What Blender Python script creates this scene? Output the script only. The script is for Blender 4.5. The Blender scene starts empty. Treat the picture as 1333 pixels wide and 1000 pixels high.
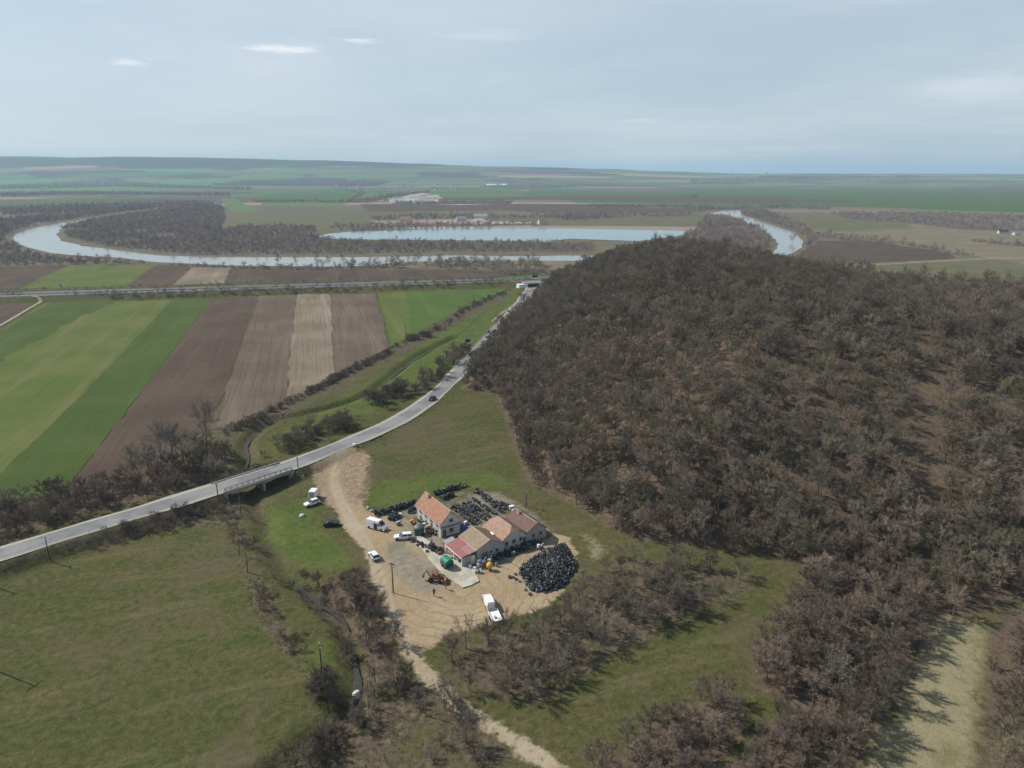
import bpy, bmesh, math, random
import numpy as np
from mathutils import Vector, Matrix, Euler

SC = bpy.context.scene
COL = SC.collection
R = math.radians
rnd = random.Random(7)
nr = np.random.default_rng(11)

# ------------------------------------------------------------------ camera and ground geometry
H = 85.0                       # drone height in metres
FPX = 924.0                    # focal length in pixels of the 1333 px wide photograph
PITCH = math.atan(274 / FPX)
CT, ST = math.cos(PITCH), math.sin(PITCH)

def at(px, py, z=0.0):
    """point of the place seen at that photograph pixel, on the level z"""
    u = (px - 666.5) / FPX; v = (500 - py) / FPX
    dy, dz = CT + v * ST, -ST + v * CT
    t = (z - H) / dz
    return (t * u, t * dy)

def P(pts, z=0.0):
    return [at(a, b, z) for a, b in pts]

def proj(x, y, z):
    z = z - H
    dep = y * CT - z * ST; up = y * ST + z * CT
    return 666.5 + FPX * x / dep, 500 - FPX * up / dep, dep

cam_d = bpy.data.cameras.new('camera')
cam_d.sensor_width = 36; cam_d.lens = 36 * FPX / 1333
cam_d.clip_start = 0.5; cam_d.clip_end = 60000
cam = bpy.data.objects.new('camera', cam_d); COL.objects.link(cam)
cam.location = (0, 0, H); cam.rotation_euler = (math.pi / 2 - PITCH, 0, 0)
SC.camera = cam

# ------------------------------------------------------------------ small numpy geometry kit
def seg_dist(x, y, poly, closed):
    n = len(poly); d = np.full(x.shape, 1e9); s = np.zeros(x.shape); acc = 0.0
    for i in range(n if closed else n - 1):
        ax, ay = poly[i]; bx, by = poly[(i + 1) % n]
        ex, ey = bx - ax, by - ay; L2 = ex * ex + ey * ey + 1e-9
        t = np.clip(((x - ax) * ex + (y - ay) * ey) / L2, 0, 1)
        q = np.hypot(x - ax - t * ex, y - ay - t * ey)
        m = q < d
        d = np.where(m, q, d); s = np.where(m, acc + t * math.sqrt(L2), s)
        acc += math.sqrt(L2)
    return d, s

def inside(x, y, poly):
    c = np.zeros(x.shape, bool); n = len(poly)
    for i in range(n):
        ax, ay = poly[i]; bx, by = poly[(i + 1) % n]
        m = ((ay > y) != (by > y)) & (x < (bx - ax) * (y - ay) / (by - ay + 1e-12) + ax)
        c ^= m
    return c

def sdist(x, y, poly):
    d, _ = seg_dist(x, y, poly, True)
    return np.where(inside(x, y, poly), d, -d)

def sstep(a, b, x):
    t = np.clip((x - a) / (b - a), 0, 1); return t * t * (3 - 2 * t)

def vnoise(x, y, scale, seed=0):
    """smooth value noise in -1..1"""
    x = np.asarray(x, float) / scale + seed * 17.3; y = np.asarray(y, float) / scale + seed * 9.1
    xi = np.floor(x).astype(np.int64); yi = np.floor(y).astype(np.int64)
    fx = x - xi; fy = y - yi; fx = fx * fx * (3 - 2 * fx); fy = fy * fy * (3 - 2 * fy)
    def hsh(a, b):
        n = (a * 374761393 + b * 668265263 + seed * 1442695) & 0x7fffffff
        n = ((n ^ (n >> 13)) * 1274126177) & 0x7fffffff
        return ((n ^ (n >> 16)) & 0xffff) / 32767.5 - 1
    return (hsh(xi, yi) * (1 - fx) + hsh(xi + 1, yi) * fx) * (1 - fy) + (hsh(xi, yi + 1) * (1 - fx) + hsh(xi + 1, yi + 1) * fx) * fy

def smooth_line(pts, it=2):
    for _ in range(it):
        q = [pts[0]]
        for a, b in zip(pts, pts[1:]):
            q.append(tuple(.75 * u + .25 * v for u, v in zip(a, b)))
            q.append(tuple(.25 * u + .75 * v for u, v in zip(a, b)))
        q.append(pts[-1]); pts = q
    return pts

# ------------------------------------------------------------------ lines of the place
ROAD_Z = 2.6
road_px = [(-150, 765, ROAD_Z), (0, 721, ROAD_Z), (100, 690, ROAD_Z), (200, 661, ROAD_Z), (283, 635, ROAD_Z), (372, 608, ROAD_Z),
           (430, 585, 1.3), (490, 561, .5), (530, 541, .4), (570, 512, .4), (602, 479, .4), (632, 447, .4), (656, 418, .4), (672, 401, .4), (690, 378, .2), (694, 366, .0), (697, 358, 0)]
road = smooth_line([at(a, b, z) + (z,) for a, b, z in road_px])
road_xy = [(a, b) for a, b, c in road]
_s = [0.0]
for a, b in zip(road_xy, road_xy[1:]): _s.append(_s[-1] + math.dist(a, b))
road_s = np.array(_s); road_zv = np.array([c for a, b, c in road])
def road_at(s):
    xs = np.interp(s, road_s, [p[0] for p in road_xy]); ys = np.interp(s, road_s, [p[1] for p in road_xy])
    return xs, ys, np.interp(s, road_s, road_zv)
def road_param(p):
    d, s = seg_dist(np.array([p[0]]), np.array([p[1]]), road_xy, False); return float(s[0])
BR0, BR1 = road_param(at(285, 635, ROAD_Z)), road_param(at(372, 608, ROAD_Z))
ROAD_W = 6.4

creek = smooth_line(P([(668, 388), (648, 398), (626, 411), (604, 435), (562, 455), (531, 473), (506, 494), (478, 516), (430, 533), (385, 543), (360, 546), (330, 566), (318, 583), (325, 596), (318, 612), (322, 640), (338, 668), (353, 715), (371, 747), (395, 768), (420, 788), (448, 805), (462, 838), (463, 868), (468, 892), (461, 918), (440, 949), (410, 966), (380, 987), (330, 1030)], -1))
mway = P([(-900, 412), (0, 384), (300, 375), (690, 364), (860, 358), (960, 355)], 3.0)
track = smooth_line(P([(446, 592), (432, 628), (450, 665), (476, 706), (492, 745), (506, 790), (528, 843), (558, 884), (610, 925), (660, 960), (720, 995), (800, 1050)]))
yard = P([(405, 612), (452, 582), (478, 592), (476, 622), (466, 648), (480, 664), (520, 668), (560, 690), (600, 700), (640, 730), (690, 718), (722, 692), (742, 700), (754, 724), (750, 750), (730, 774), (700, 792), (660, 806), (615, 818), (578, 830), (552, 846), (533, 850), (515, 812), (490, 764), (470, 716), (442, 674), (416, 640)])
hill = P([(718, 371), (704, 382), (690, 398), (663, 424), (636, 452), (612, 486), (600, 506), (648, 514), (662, 552), (676, 595), (692, 628), (735, 652), (775, 675), (822, 702), (900, 712), (990, 722), (1060, 738), (1180, 748), (1333, 772), (1500, 800)]) + [(210, 120), (330, 200), (380, 330), (320, 430), (200, 520), (100, 570), (40, 600)]
pile_c = at(714, 741); 

def far_hills(x, y):
    # crest heights along the far range, west to east
    cx = [-9000, -5800, -4600, -3900, -2900, -2000, -700, 500, 1400, 2400, 12000]
    ch = [300, 262, 255, 250, 222, 196, 158, 142, 108, 78, 60]
    hh = np.interp(x * 8000 / np.maximum(y, 6000), cx, ch) + (24 * vnoise(x, y, 1100, 3) + 9 * vnoise(x, y, 380, 4)) * sstep(3500, -500, x)
    r = sstep(4300, 8200, y)
    return hh * r * r * (3 - 2 * r) + 10 * r * vnoise(x, y, 700, 5)

def hill_h(x, y):
    d = sdist(x, y, hill)
    t = np.clip(d / 122.0, 0, 1)
    h = np.interp(x, [-40, 60, 130, 190, 280, 480], [43.5, 43.5, 37, 28.5, 27.5, 27]) * np.sin(np.pi / 2 * t) ** 1.1
    return h + t * (2.6 * vnoise(x, y, 60, 1) + 1.2 * vnoise(x, y, 22, 2)), d

def ground_h(x, y):
    x = np.asarray(x, float); y = np.asarray(y, float)
    shape = x.shape; x = x.ravel(); y = y.ravel()
    z = np.zeros(x.shape)
    m = (y < 700) & (x > -40) & (x < 480)
    if m.any(): z[m] += hill_h(x[m], y[m])[0]
    m = y > 4000
    if m.any(): z[m] += far_hills(x[m], y[m])
    m = (np.abs(x) < 330) & (y < 760) & (y > 40)
    if m.any():
        xm, ym, zm = x[m], y[m], z[m]
        # stream ditch
        d, s = seg_dist(xm, ym, creek, False)
        wide = 2.3 + 1.0 * vnoise(xm, ym, 14, 8)
        zm = zm - 1.7 * sstep(wide + 1.2, 0.5, d)
        # road bank
        d, s = seg_dist(xm, ym, road_xy, False)
        rz = np.interp(s, road_s, road_zv) - .16
        e = 1 - sstep(ROAD_W / 2 + .9, ROAD_W / 2 + .9 + 1.25 * np.maximum(rz, .3) + .5, d)
        ob = sstep(BR0 + .6, BR0 - .6, s) + sstep(BR1 - .6, BR1 + .6, s)
        bx, by, _ = road_at((BR0 + BR1) / 2)
        dug = -1.2 * (1 - sstep(4, 15, np.hypot(xm - bx, ym - by)))
        zm = np.minimum(zm, np.where(np.hypot(xm - bx, ym - by) < 15, dug, 99))
        zm = zm * (1 - e * ob) + rz * e * ob
        z[m] = zm
    m = (y > 380) & (y < 760) & (np.abs(x) < 900)
    if m.any():
        d, s = seg_dist(x[m], y[m], mway, False)
        z[m] = np.maximum(z[m], 2.8 * (1 - sstep(13, 22, d)))
    # low mound under the tyre heap
    return z.reshape(shape)

def gz(x, y): return float(ground_h(np.array([x]), np.array([y]))[0])
def at_g(px, py):
    """pixel -> point on the terrain"""
    z = 0.0
    lo, hi = 0.0, 50.0
    for k in range(26):
        mid = (lo + hi) / 2; p = at(px, py, mid)
        if gz(*p) > mid: lo = mid
        else: hi = mid
    p = at(px, py, 0)
    if abs(gz(*p)) < .02: return p + (0.0,)
    p = at(px, py, lo); return p + (gz(*p),)

# ------------------------------------------------------------------ node helpers
class NT:
    def __init__(s, name):
        s.m = bpy.data.materials.new(name); s.m.use_nodes = True
        s.t = s.m.node_tree; s.n = s.t.nodes; s.b = s.n['Principled BSDF']; s.b.inputs['Roughness'].default_value = .9
        s.b.inputs['Specular IOR Level'].default_value = .15
        s.pos = s.add('ShaderNodeNewGeometry').outputs['Position']
    def add(s, t, **kw):
        x = s.n.new(t)
        for k, v in kw.items(): setattr(x, k, v)
        return x
    def put(s, sock, v):
        if hasattr(v, 'default_value') or isinstance(v, bpy.types.NodeSocket): s.t.links.new(v, sock)
        elif v is not None:
            if isinstance(v, (tuple, list)) and len(v) == 3 and sock.type == 'RGBA': v = tuple(v) + (1,)
            sock.default_value = v
    def math(s, op, a, b=None, c=None, clamp=False):
        x = s.add('ShaderNodeMath', operation=op, use_clamp=clamp)
        s.put(x.inputs[0], a); s.put(x.inputs[1], b); s.put(x.inputs[2], c); return x.outputs[0]
    def mix(s, f, a, b, mode='MIX'):
        x = s.add('ShaderNodeMix', data_type='RGBA', blend_type=mode)
        s.put(x.inputs[0], f); s.put(x.inputs[6], a); s.put(x.inputs[7], b); return x.outputs[2]
    def noise(s, scale, detail=3, vec=None, rough=.55, dist=0.0, w=None):
        x = s.add('ShaderNodeTexNoise'); s.put(x.inputs['Vector'], s.pos if vec is None else vec)
        x.inputs['Scale'].default_value = scale; x.inputs['Detail'].default_value = detail
        x.inputs['Roughness'].default_value = rough; x.inputs['Distortion'].default_value = dist
        return x.outputs[0]
    def mapv(s, vec, rot=0.0, scale=(1, 1, 1), loc=(0, 0, 0)):
        x = s.add('ShaderNodeMapping'); s.put(x.inputs[0], vec); x.inputs[1].default_value = loc
        x.inputs[2].default_value = (0, 0, rot); x.inputs[3].default_value = scale; return x.outputs[0]
    def rot(s, az, along, across):
        """coordinates turned so that x runs along azimuth az; scaled"""
        v = s.mapv(s.pos, rot=-az); return s.mapv(v, scale=(along, across, 1))
    def ramp(s, f, stops, interp='LINEAR'):
        x = s.add('ShaderNodeValToRGB'); s.put(x.inputs[0], f); e = x.color_ramp.elements; x.color_ramp.interpolation = interp
        while len(e) < len(stops): e.new(.5)
        for k, (p, c) in enumerate(stops):
            e[k].position = p; e[k].color = (tuple(c) + (1,)) if not isinstance(c, (int, float)) else (c, c, c, 1)
        return x.outputs[0]
    def step(s, v, lo, hi):
        x = s.add('ShaderNodeMapRange', interpolation_type='SMOOTHSTEP'); s.put(x.inputs[0], v)
        x.inputs[1].default_value = lo; x.inputs[2].default_value = hi; return x.outputs[0]
    def attr(s, name):
        return s.add('ShaderNodeAttribute', attribute_name=name).outputs['Fac']
    def bump(s, h, strength=.5, dist=.2):
        x = s.add('ShaderNodeBump'); x.inputs['Strength'].default_value = strength; x.inputs['Distance'].default_value = dist
        s.put(x.inputs['Height'], h); s.t.links.new(x.outputs[0], s.b.inputs['Normal'])
    def col(s, c): s.put(s.b.inputs['Base Color'], c)
    def rough(s, v): s.put(s.b.inputs['Roughness'], v)
    def objpos(s): return s.add('ShaderNodeTexCoord').outputs['Object']

def plain(name, c, rough=.7, metal=0.0, var=.12, scale=3.0, spec=.3):
    m = NT(name); n = m.noise(scale, 4, m.objpos())
    lo = tuple(max(0, k * (1 - var)) for k in c); hi = tuple(min(1, k * (1 + var)) for k in c)
    m.col(m.mix(n, lo, hi)); m.rough(rough); m.b.inputs['Metallic'].default_value = metal
    m.b.inputs['Specular IOR Level'].default_value = spec
    return m.m

# ------------------------------------------------------------------ object helpers
def tag(o, label=None, cat=None, group=None, kind=None):
    if label: o['label'] = label
    if cat: o['category'] = cat
    if group: o['group'] = group
    if kind: o['kind'] = kind
    return o

def new_obj(name, me, parent=None):
    o = bpy.data.objects.new(name, me); COL.objects.link(o)
    if parent is not None: o.parent = parent
    return o

def thing(name, label, cat, loc=(0, 0, 0), rz=0.0, group=None):
    o = bpy.data.objects.new(name, None); COL.objects.link(o); o.empty_display_size = .3
    o.location = loc; o.rotation_euler = (0, 0, rz)
    return tag(o, label, cat, group)

def copy_tree(o, parent=None):
    c = o.copy(); COL.objects.link(c)
    if parent is not None: c.parent = parent
    for ch in o.children: copy_tree(ch, c)
    return c

class MB:
    """collects simple solids; build() links them as one mesh object"""
    def __init__(s): s.v = []; s.f = []; s.mi = []; s.k = 0
    def mat(s, k): s.k = k; return s
    def raw(s, v, f):
        b = len(s.v); s.v += [tuple(p) for p in v]
        for q in f: s.f.append(tuple(b + i for i in q)); s.mi.append(s.k)
        return s
    def box(s, c, d, rz=0.0, tilt=None):
        x, y, z = (k / 2 for k in d); M = Euler((0, 0, rz)).to_matrix() if tilt is None else tilt
        v = [M @ Vector(p) + Vector(c) for p in ((-x, -y, -z), (x, -y, -z), (x, y, -z), (-x, y, -z), (-x, -y, z), (x, -y, z), (x, y, z), (-x, y, z))]
        return s.raw(v, [(3, 2, 1, 0), (4, 5, 6, 7), (0, 1, 5, 4), (1, 2, 6, 5), (2, 3, 7, 6), (3, 0, 4, 7)])
    def rbox(s, c, d, r=.05, rz=0.0):
        """box with chamfered upright edges and top"""
        x, y, z = (k / 2 for k in d); M = Euler((0, 0, rz)).to_matrix(); v = []
        def ring(ix, zz):
            a, b = x - ix, y - ix
            return [(a, -b + r, zz), (a, b - r, zz), (a - r, b, zz), (-a + r, b, zz), (-a, b - r, zz), (-a, -b + r, zz), (-a + r, -b, zz), (a - r, -b, zz)]
        for ix, zz in ((0, -z), (0, z - r), (r * .8, z)): v += ring(ix, zz)
        v = [M @ Vector(p) + Vector(c) for p in v]; f = [tuple(range(7, -1, -1)), tuple(range(16, 24))]
        for k in range(2):
            for i in range(8): f.append((k * 8 + i, k * 8 + (i + 1) % 8, k * 8 + 8 + (i + 1) % 8, k * 8 + 8 + i))
        return s.raw(v, f)
    def tube(s, p0, p1, r0, r1=None, n=8, cap=True):
        r1 = r0 if r1 is None else r1; p0, p1 = Vector(p0), Vector(p1); d = (p1 - p0)
        if d.length < 1e-6: return s
        d.normalize(); a = d.orthogonal().normalized(); b = d.cross(a); v = []
        for p, r in ((p0, r0), (p1, r1)):
            for i in range(n):
                t = 2 * math.pi * i / n; v.append(p + a * (r * math.cos(t)) + b * (r * math.sin(t)))
        f = [(i, (i + 1) % n, n + (i + 1) % n, n + i) for i in range(n)]
        if cap: f += [tuple(range(n - 1, -1, -1)), tuple(range(n, 2 * n))]
        return s.raw(v, f)
    def lathe(s, c, prof, n=12, axis='z'):
        v = []; f = []
        for r, z in prof:
            for i in range(n):
                t = 2 * math.pi * i / n; q = (r * math.cos(t), r * math.sin(t), z)
                if axis == 'y': q = (q[0], q[2], q[1])
                if axis == 'x': q = (q[2], q[0], q[1])
                v.append((q[0] + c[0], q[1] + c[1], q[2] + c[2]))
        for k in range(len(prof) - 1):
            for i in range(n): f.append((k * n + i, k * n + (i + 1) % n, (k + 1) * n + (i + 1) % n, (k + 1) * n + i))
        f.append(tuple(range(n - 1, -1, -1))); f.append(tuple(range((len(prof) - 1) * n, len(prof) * n)))
        return s.raw(v, f)
    def side(s, prof, w, y0=0.0):
        """profile in x,z with a half width per point, extruded across y"""
        n = len(prof); v = []
        for sg in (-1, 1):
            for q in prof: v.append((q[0], y0 + sg * (q[2] if len(q) > 2 else w), q[1]))
        f = [tuple(range(n)), tuple(range(2 * n - 1, n - 1, -1))]
        for i in range(n): f.append((i, n + i, n + (i + 1) % n, (i + 1) % n))
        return s.raw(v, f)
    def build(s, name, mats, parent=None, smooth=False, fix=True):
        me = bpy.data.meshes.new(name); me.from_pydata(s.v, [], s.f)
        for m in (mats if isinstance(mats, (list, tuple)) else [mats]): me.materials.append(m)
        me.polygons.foreach_set('material_index', s.mi)
        if fix:
            bm = bmesh.new(); bm.from_mesh(me); bmesh.ops.recalc_face_normals(bm, faces=bm.faces); bm.to_mesh(me); bm.free()
        if smooth: me.polygons.foreach_set('use_smooth', [True] * len(me.polygons))
        me.update(); return new_obj(name, me, parent)

def wobble(poly, amp, step, seed=0):
    out = []; n = len(poly)
    for i in range(n):
        a, b = poly[i], poly[(i + 1) % n]; L = math.dist(a, b); k = max(1, int(L / step))
        for j in range(k):
            t = j / k; x = a[0] + (b[0] - a[0]) * t; y = a[1] + (b[1] - a[1]) * t
            nx, ny = -(b[1] - a[1]) / (L + 1e-9), (b[0] - a[0]) / (L + 1e-9)
            w = amp * (float(vnoise(x, y, step * 2.2, seed)) + .6 * float(vnoise(x, y, step * .8, seed + 1)))
            out.append((x + nx * w, y + ny * w))
    return out

def sheet(name, poly, z, mat, kind='structure', amp=.5, step=3.0):
    if amp: poly = wobble(poly, amp, step, len(bpy.data.objects))
    me = bpy.data.meshes.new(name)
    bm = bmesh.new(); f = bm.faces.new([bm.verts.new((a, b, z)) for a, b in poly]); f.normal_update()
    if f.normal.z < 0: f.normal_flip()
    bmesh.ops.triangulate(bm, faces=bm.faces); bm.to_mesh(me); bm.free()
    me.materials.append(mat); o = new_obj(name, me); o['kind'] = kind; return o

def ribbon(name, pts, w, z_off, mat, vary=0.0, kind='structure', drape=True, zlist=None):
    v = []; f = []; n = len(pts)
    for i, p in enumerate(pts):
        a = pts[max(0, i - 1)]; b = pts[min(n - 1, i + 1)]; L = math.dist(a[:2], b[:2]) + 1e-9
        nx, ny = -(b[1] - a[1]) / L, (b[0] - a[0]) / L
        h = w / 2 * (1 + vary * float(vnoise(p[0], p[1], w * 1.6, 4)))
        z = zlist[i] if zlist is not None else ((gz(p[0], p[1]) if drape else 0) + z_off)
        v += [(p[0] + nx * h, p[1] + ny * h, z), (p[0] - nx * h, p[1] - ny * h, z)]
    for i in range(n - 1): f.append((2 * i, 2 * i + 1, 2 * i + 3, 2 * i + 2))
    me = bpy.data.meshes.new(name); me.from_pydata(v, [], f); me.materials.append(mat); me.update()
    o = new_obj(name, me); o['kind'] = kind; return o

def resample(pts, step):
    s = [0]
    for a, b in zip(pts, pts[1:]): s.append(s[-1] + math.dist(a[:2], b[:2]))
    q = np.arange(0, s[-1], step)
    return list(zip(np.interp(q, s, [p[0] for p in pts]), np.interp(q, s, [p[1] for p in pts])))
# ------------------------------------------------------------------ zones of the ground
T_A = P([(1046, 752), (1125, 732), (1192, 760), (1204, 832), (1165, 925), (1118, 962), (1065, 936), (1015, 912), (976, 896), (990, 856), (1020, 808)])
T_B = P([(950, 1020), (995, 942), (1060, 928), (1128, 960), (1112, 1020), (1080, 1080), (940, 1080)])
T_C = P([(760, 1006), (840, 955), (905, 912), (955, 904), (972, 934), (935, 1006), (900, 1080), (780, 1080)])
T_D = P([(574, 856), (600, 840), (652, 820), (708, 804), (770, 768), (800, 724), (905, 734), (985, 750), (958, 776), (900, 798), (845, 832), (785, 862), (735, 898), (690, 918), (640, 905), (595, 888)])
T_E = P([(1296, 800), (1345, 788), (1480, 800), (1480, 1060), (1265, 1060), (1282, 900)])
T_F = P([(400, 775), (432, 750), (470, 745), (498, 788), (524, 850), (505, 872), (478, 880), (470, 830), (430, 805)])
T_G = P([(330, 1060), (395, 985), (470, 900), (510, 868), (560, 900), (610, 940), (680, 985), (740, 1060)])
T_H = P([(-80, 690), (0, 664), (90, 640), (180, 622), (262, 590), (305, 585), (300, 612), (270, 628), (200, 648), (100, 676), (0, 706), (-80, 728)])
T_I = P([(1180, 752), (1260, 750), (1345, 770), (1300, 792), (1285, 802), (1215, 802)])
under_road = P([(-60, 752), (0, 740), (100, 706), (200, 677), (300, 652), (330, 660), (300, 684), (200, 690), (140, 712), (60, 728), (0, 752), (-60, 770)])
diag_bed = P([(318, 755), (338, 752), (365, 795), (385, 830), (402, 862), (385, 870), (358, 835), (328, 790)])
straw_strip = P([(1180, 812), (1240, 800), (1282, 812), (1275, 900), (1262, 1060), (1110, 1060), (1135, 965), (1180, 900)])
lush_a = P([(345, 585), (360, 562), (400, 545), (450, 515), (505, 482), (560, 440), (610, 405), (650, 380), (676, 376), (668, 398), (645, 425), (616, 456), (585, 480), (545, 505), (500, 528), (440, 556), (380, 588)])
lush_b = P([(476, 640), (500, 625), (560, 618), (640, 615), (680, 640), (640, 636), (590, 634), (540, 652), (500, 660), (478, 660)])
lush_c = P([(335, 690), (352, 660), (400, 650), (420, 690), (450, 715), (460, 745), (420, 740), (380, 730)])
gravel = P([(520, 705), (548, 722), (585, 755), (568, 775), (530, 768), (500, 730), (505, 705)])
tyreyard = P([(505, 668), (540, 655), (600, 640), (650, 640), (692, 665), (720, 690), (700, 716), (668, 722), (650, 735), (610, 735), (580, 715), (545, 700), (520, 690)])
hedge_a = P([(275, 560), (330, 545), (372, 524), (440, 489), (510, 452), (515, 462), (450, 500), (390, 534), (330, 560), (290, 575)])
hedge_b = P([(508, 452), (560, 425), (610, 398), (660, 378), (664, 384), (620, 408), (570, 436), (520, 462)])

zones = {
    'z_dirt': [yard], 'z_grey': [gravel, tyreyard], 'z_litter': [hill, T_A, T_B, T_C, T_E, T_H, T_I, T_F],
    'z_lush': [lush_a, lush_b, lush_c, P([(512, 905), (560, 900), (575, 950), (540, 985), (500, 990)]), P([(395, 850), (425, 830), (440, 870), (420, 890)])], 'z_straw': [straw_strip, P([(765, 700), (780, 710), (775, 725)])],
    'z_rubble': [P([(440, 600), (470, 582), (480, 592), (482, 640), (470, 665), (452, 650), (440, 625)]), P([(405, 615), (425, 605), (430, 640), (440, 668), (418, 650)])],
    'z_reed': [under_road, diag_bed, hedge_a, hedge_b, T_D, T_G],
}
def axis_lines(lo, hi, step, gl, gh, Llo, Lhi):
    a = list(np.arange(lo, hi, step)); s = step
    up = [a[-1]]
    while up[-1] < Lhi: s *= gh; up.append(up[-1] + s)
    s = step; dn = [a[0]]
    while dn[-1] > Llo: s *= gl; dn.append(dn[-1] - s)
    return np.array(dn[:0:-1] + a + up[1:])
gx = axis_lines(-150, 230, 1.5, 1.06, 1.06, -26000, 26000)
gy = axis_lines(66, 330, 1.5, 1.25, 1.025, -300, 31000)
X, Y = np.meshgrid(gx, gy); Xr, Yr = X.ravel(), Y.ravel()
Z = ground_h(Xr, Yr)
flatz = (Yr < 380)
Z += np.where(flatz, (.05 * vnoise(Xr, Yr, 4.0, 6) - .055) * sstep(ROAD_W / 2 + 1, ROAD_W / 2 + 4, seg_dist(Xr, Yr, road_xy, False)[0]), 0) * ((Yr > 60) & (Yr < 330) & (Xr > -150))
nxg, nyg = len(gx), len(gy)
ii = (np.arange(nyg - 1)[:, None] * nxg + np.arange(nxg - 1)[None, :]).ravel()
faces = np.stack([ii, ii + 1, ii + nxg + 1, ii + nxg], 1)
me = bpy.data.meshes.new('ground'); nv = len(Xr)
me.vertices.add(nv); me.vertices.foreach_set('co', np.stack([Xr, Yr, Z], 1).astype(np.float32).ravel())
me.loops.add(faces.size); me.loops.foreach_set('vertex_index', faces.ravel().astype(np.int32))
me.polygons.add(len(faces)); me.polygons.foreach_set('loop_start', np.arange(0, faces.size, 4, dtype=np.int32))
me.update(calc_edges=True); me.validate()
me.polygons.foreach_set('use_smooth', [True] * len(faces))
near = (Yr > 20) & (Yr < 760) & (np.abs(Xr) < 520)
def put_attr(name, val):
    a = me.attributes.new(name, 'FLOAT', 'POINT'); a.data.foreach_set('value', val.astype(np.float32))
for nm, polys in zones.items():
    v = np.full(nv, -20.0)
    for pl in polys: v[near] = np.maximum(v[near], sdist(Xr[near], Yr[near], pl))
    if nm == 'z_dirt':
        d, s = seg_dist(Xr[near], Yr[near], track, False); v[near] = np.maximum(v[near], 1.4 - d)
        put_attr('z_track', np.where(near, 20.0, 20.0)); a = np.full(nv, 20.0); a[near] = d; me.attributes['z_track'].data.foreach_set('value', a.astype(np.float32))
    put_attr(nm, np.clip(v, -20, 20))
d = np.full(nv, 20.0); d[near] = seg_dist(Xr[near], Yr[near], creek, False)[0]; put_attr('z_creek', np.clip(d, 0, 20))

g = NT('ground')
n_big = g.noise(.018, 4); n_mid = g.noise(.11, 5, rough=.62); n_sm = g.noise(.7, 5, rough=.7); n_fine = g.noise(3.2, 3, rough=.7)
v_st = g.rot(R(22), .035, .22); n_str = g.noise(1.0, 4, v_st, rough=.65)
grass = g.mix(g.step(n_big, .36, .66), (.082, .085, .027), (.118, .101, .045))
grass = g.mix(g.step(n_mid, .38, .68), grass, (.07, .088, .022))
grass = g.mix(g.math('MULTIPLY', g.step(n_str, .5, .74), .75), grass, (.17, .142, .072))
grass = g.mix(g.math('MULTIPLY', g.step(n_sm, .45, .72), .7), grass, (.155, .132, .078))
grass = g.mix(g.math('MULTIPLY', g.step(n_sm, .5, .3), .65), grass, (.036, .046, .016))
grass = g.mix(g.math('MULTIPLY', g.step(n_fine, .42, .68), .5), grass, (.035, .04, .018))
n_br = g.noise(.042, 5, rough=.7, dist=.6)
grass = g.mix(g.math('MULTIPLY', g.step(n_br, .5, .64), .6), grass, g.mix(n_sm, (.085, .068, .042), (.15, .125, .08)))
def edge(name, amp=3.0, soft=.9):
    v = g.math('ADD', g.attr(name), g.math('MULTIPLY', g.math('SUBTRACT', n_mid, .5), amp * 3))
    v = g.math('ADD', v, g.math('MULTIPLY', g.math('SUBTRACT', n_sm, .5), amp * 1.6))
    return g.step(v, -soft, soft)
lush = g.mix(g.step(n_mid, .35, .7), (.07, .108, .022), (.112, .125, .036))
lush = g.mix(g.math('MULTIPLY', g.step(n_sm, .48, .7), .6), lush, (.15, .135, .07)); lush = g.mix(g.math('MULTIPLY', g.step(n_sm, .48, .3), .6), lush, (.03, .05, .014))
c = g.mix(edge('z_lush', 2.2, 2.0), grass, lush)
straw = g.mix(n_sm, (.23, .2, .115), (.37, .325, .2)); straw = g.mix(g.math('MULTIPLY', g.step(n_mid, .5, .72), .7), straw, (.14, .135, .06)); straw = g.mix(g.math('MULTIPLY', g.step(n_fine, .5, .7), .45), straw, (.15, .12, .07))
c = g.mix(g.math('MULTIPLY', edge('z_straw', 4.0, 2.5), .9), c, straw)
reed = g.mix(g.step(n_sm, .35, .7), (.07, .054, .038), (.175, .138, .095)); reed = g.mix(g.step(n_mid, .45, .75), reed, (.085, .09, .035))
c = g.mix(g.math('MULTIPLY', edge('z_reed', 1.6, 1.2), .9), c, reed)
lit = g.mix(g.step(n_sm, .3, .75), (.085, .062, .045), (.17, .126, .09)); lit = g.mix(g.step(n_mid, .45, .8), lit, (.135, .115, .062))
lit = g.mix(g.math('MULTIPLY', g.step(n_fine, .5, .8), .5), lit, (.23, .17, .12))
c = g.mix(edge('z_litter', 1.8, 1.5), c, lit)
n_rut = g.noise(1.0, 4, g.mapv(g.pos, scale=(.5, .5, .5)), rough=.7, dist=2.5)
dirt = g.mix(g.step(n_mid, .3, .7), (.325, .24, .14), (.4, .318, .205))
dirt = g.mix(g.math('MULTIPLY', g.step(n_rut, .5, .7), .6), dirt, (.185, .135, .085))
dirt = g.mix(g.math('MULTIPLY', g.step(n_sm, .52, .75), .5), dirt, (.4, .34, .245))
ruts = g.math('MULTIPLY', g.step(g.attr('z_track'), 2.6, 1.4), g.step(g.math('ABSOLUTE', g.math('SUBTRACT', g.attr('z_track'), .95)), .7, .25))
dirt = g.mix(g.math('MULTIPLY', ruts, .55), dirt, (.4, .355, .27))
sxyz = g.add('ShaderNodeSeparateXYZ'); g.put(sxyz.inputs[0], g.pos)
mid_t = g.math('MULTIPLY', g.math('MULTIPLY', g.step(g.attr('z_track'), .5, .15), g.step(n_sm, .35, .55)), g.step(sxyz.outputs[1], 132, 122))
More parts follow.
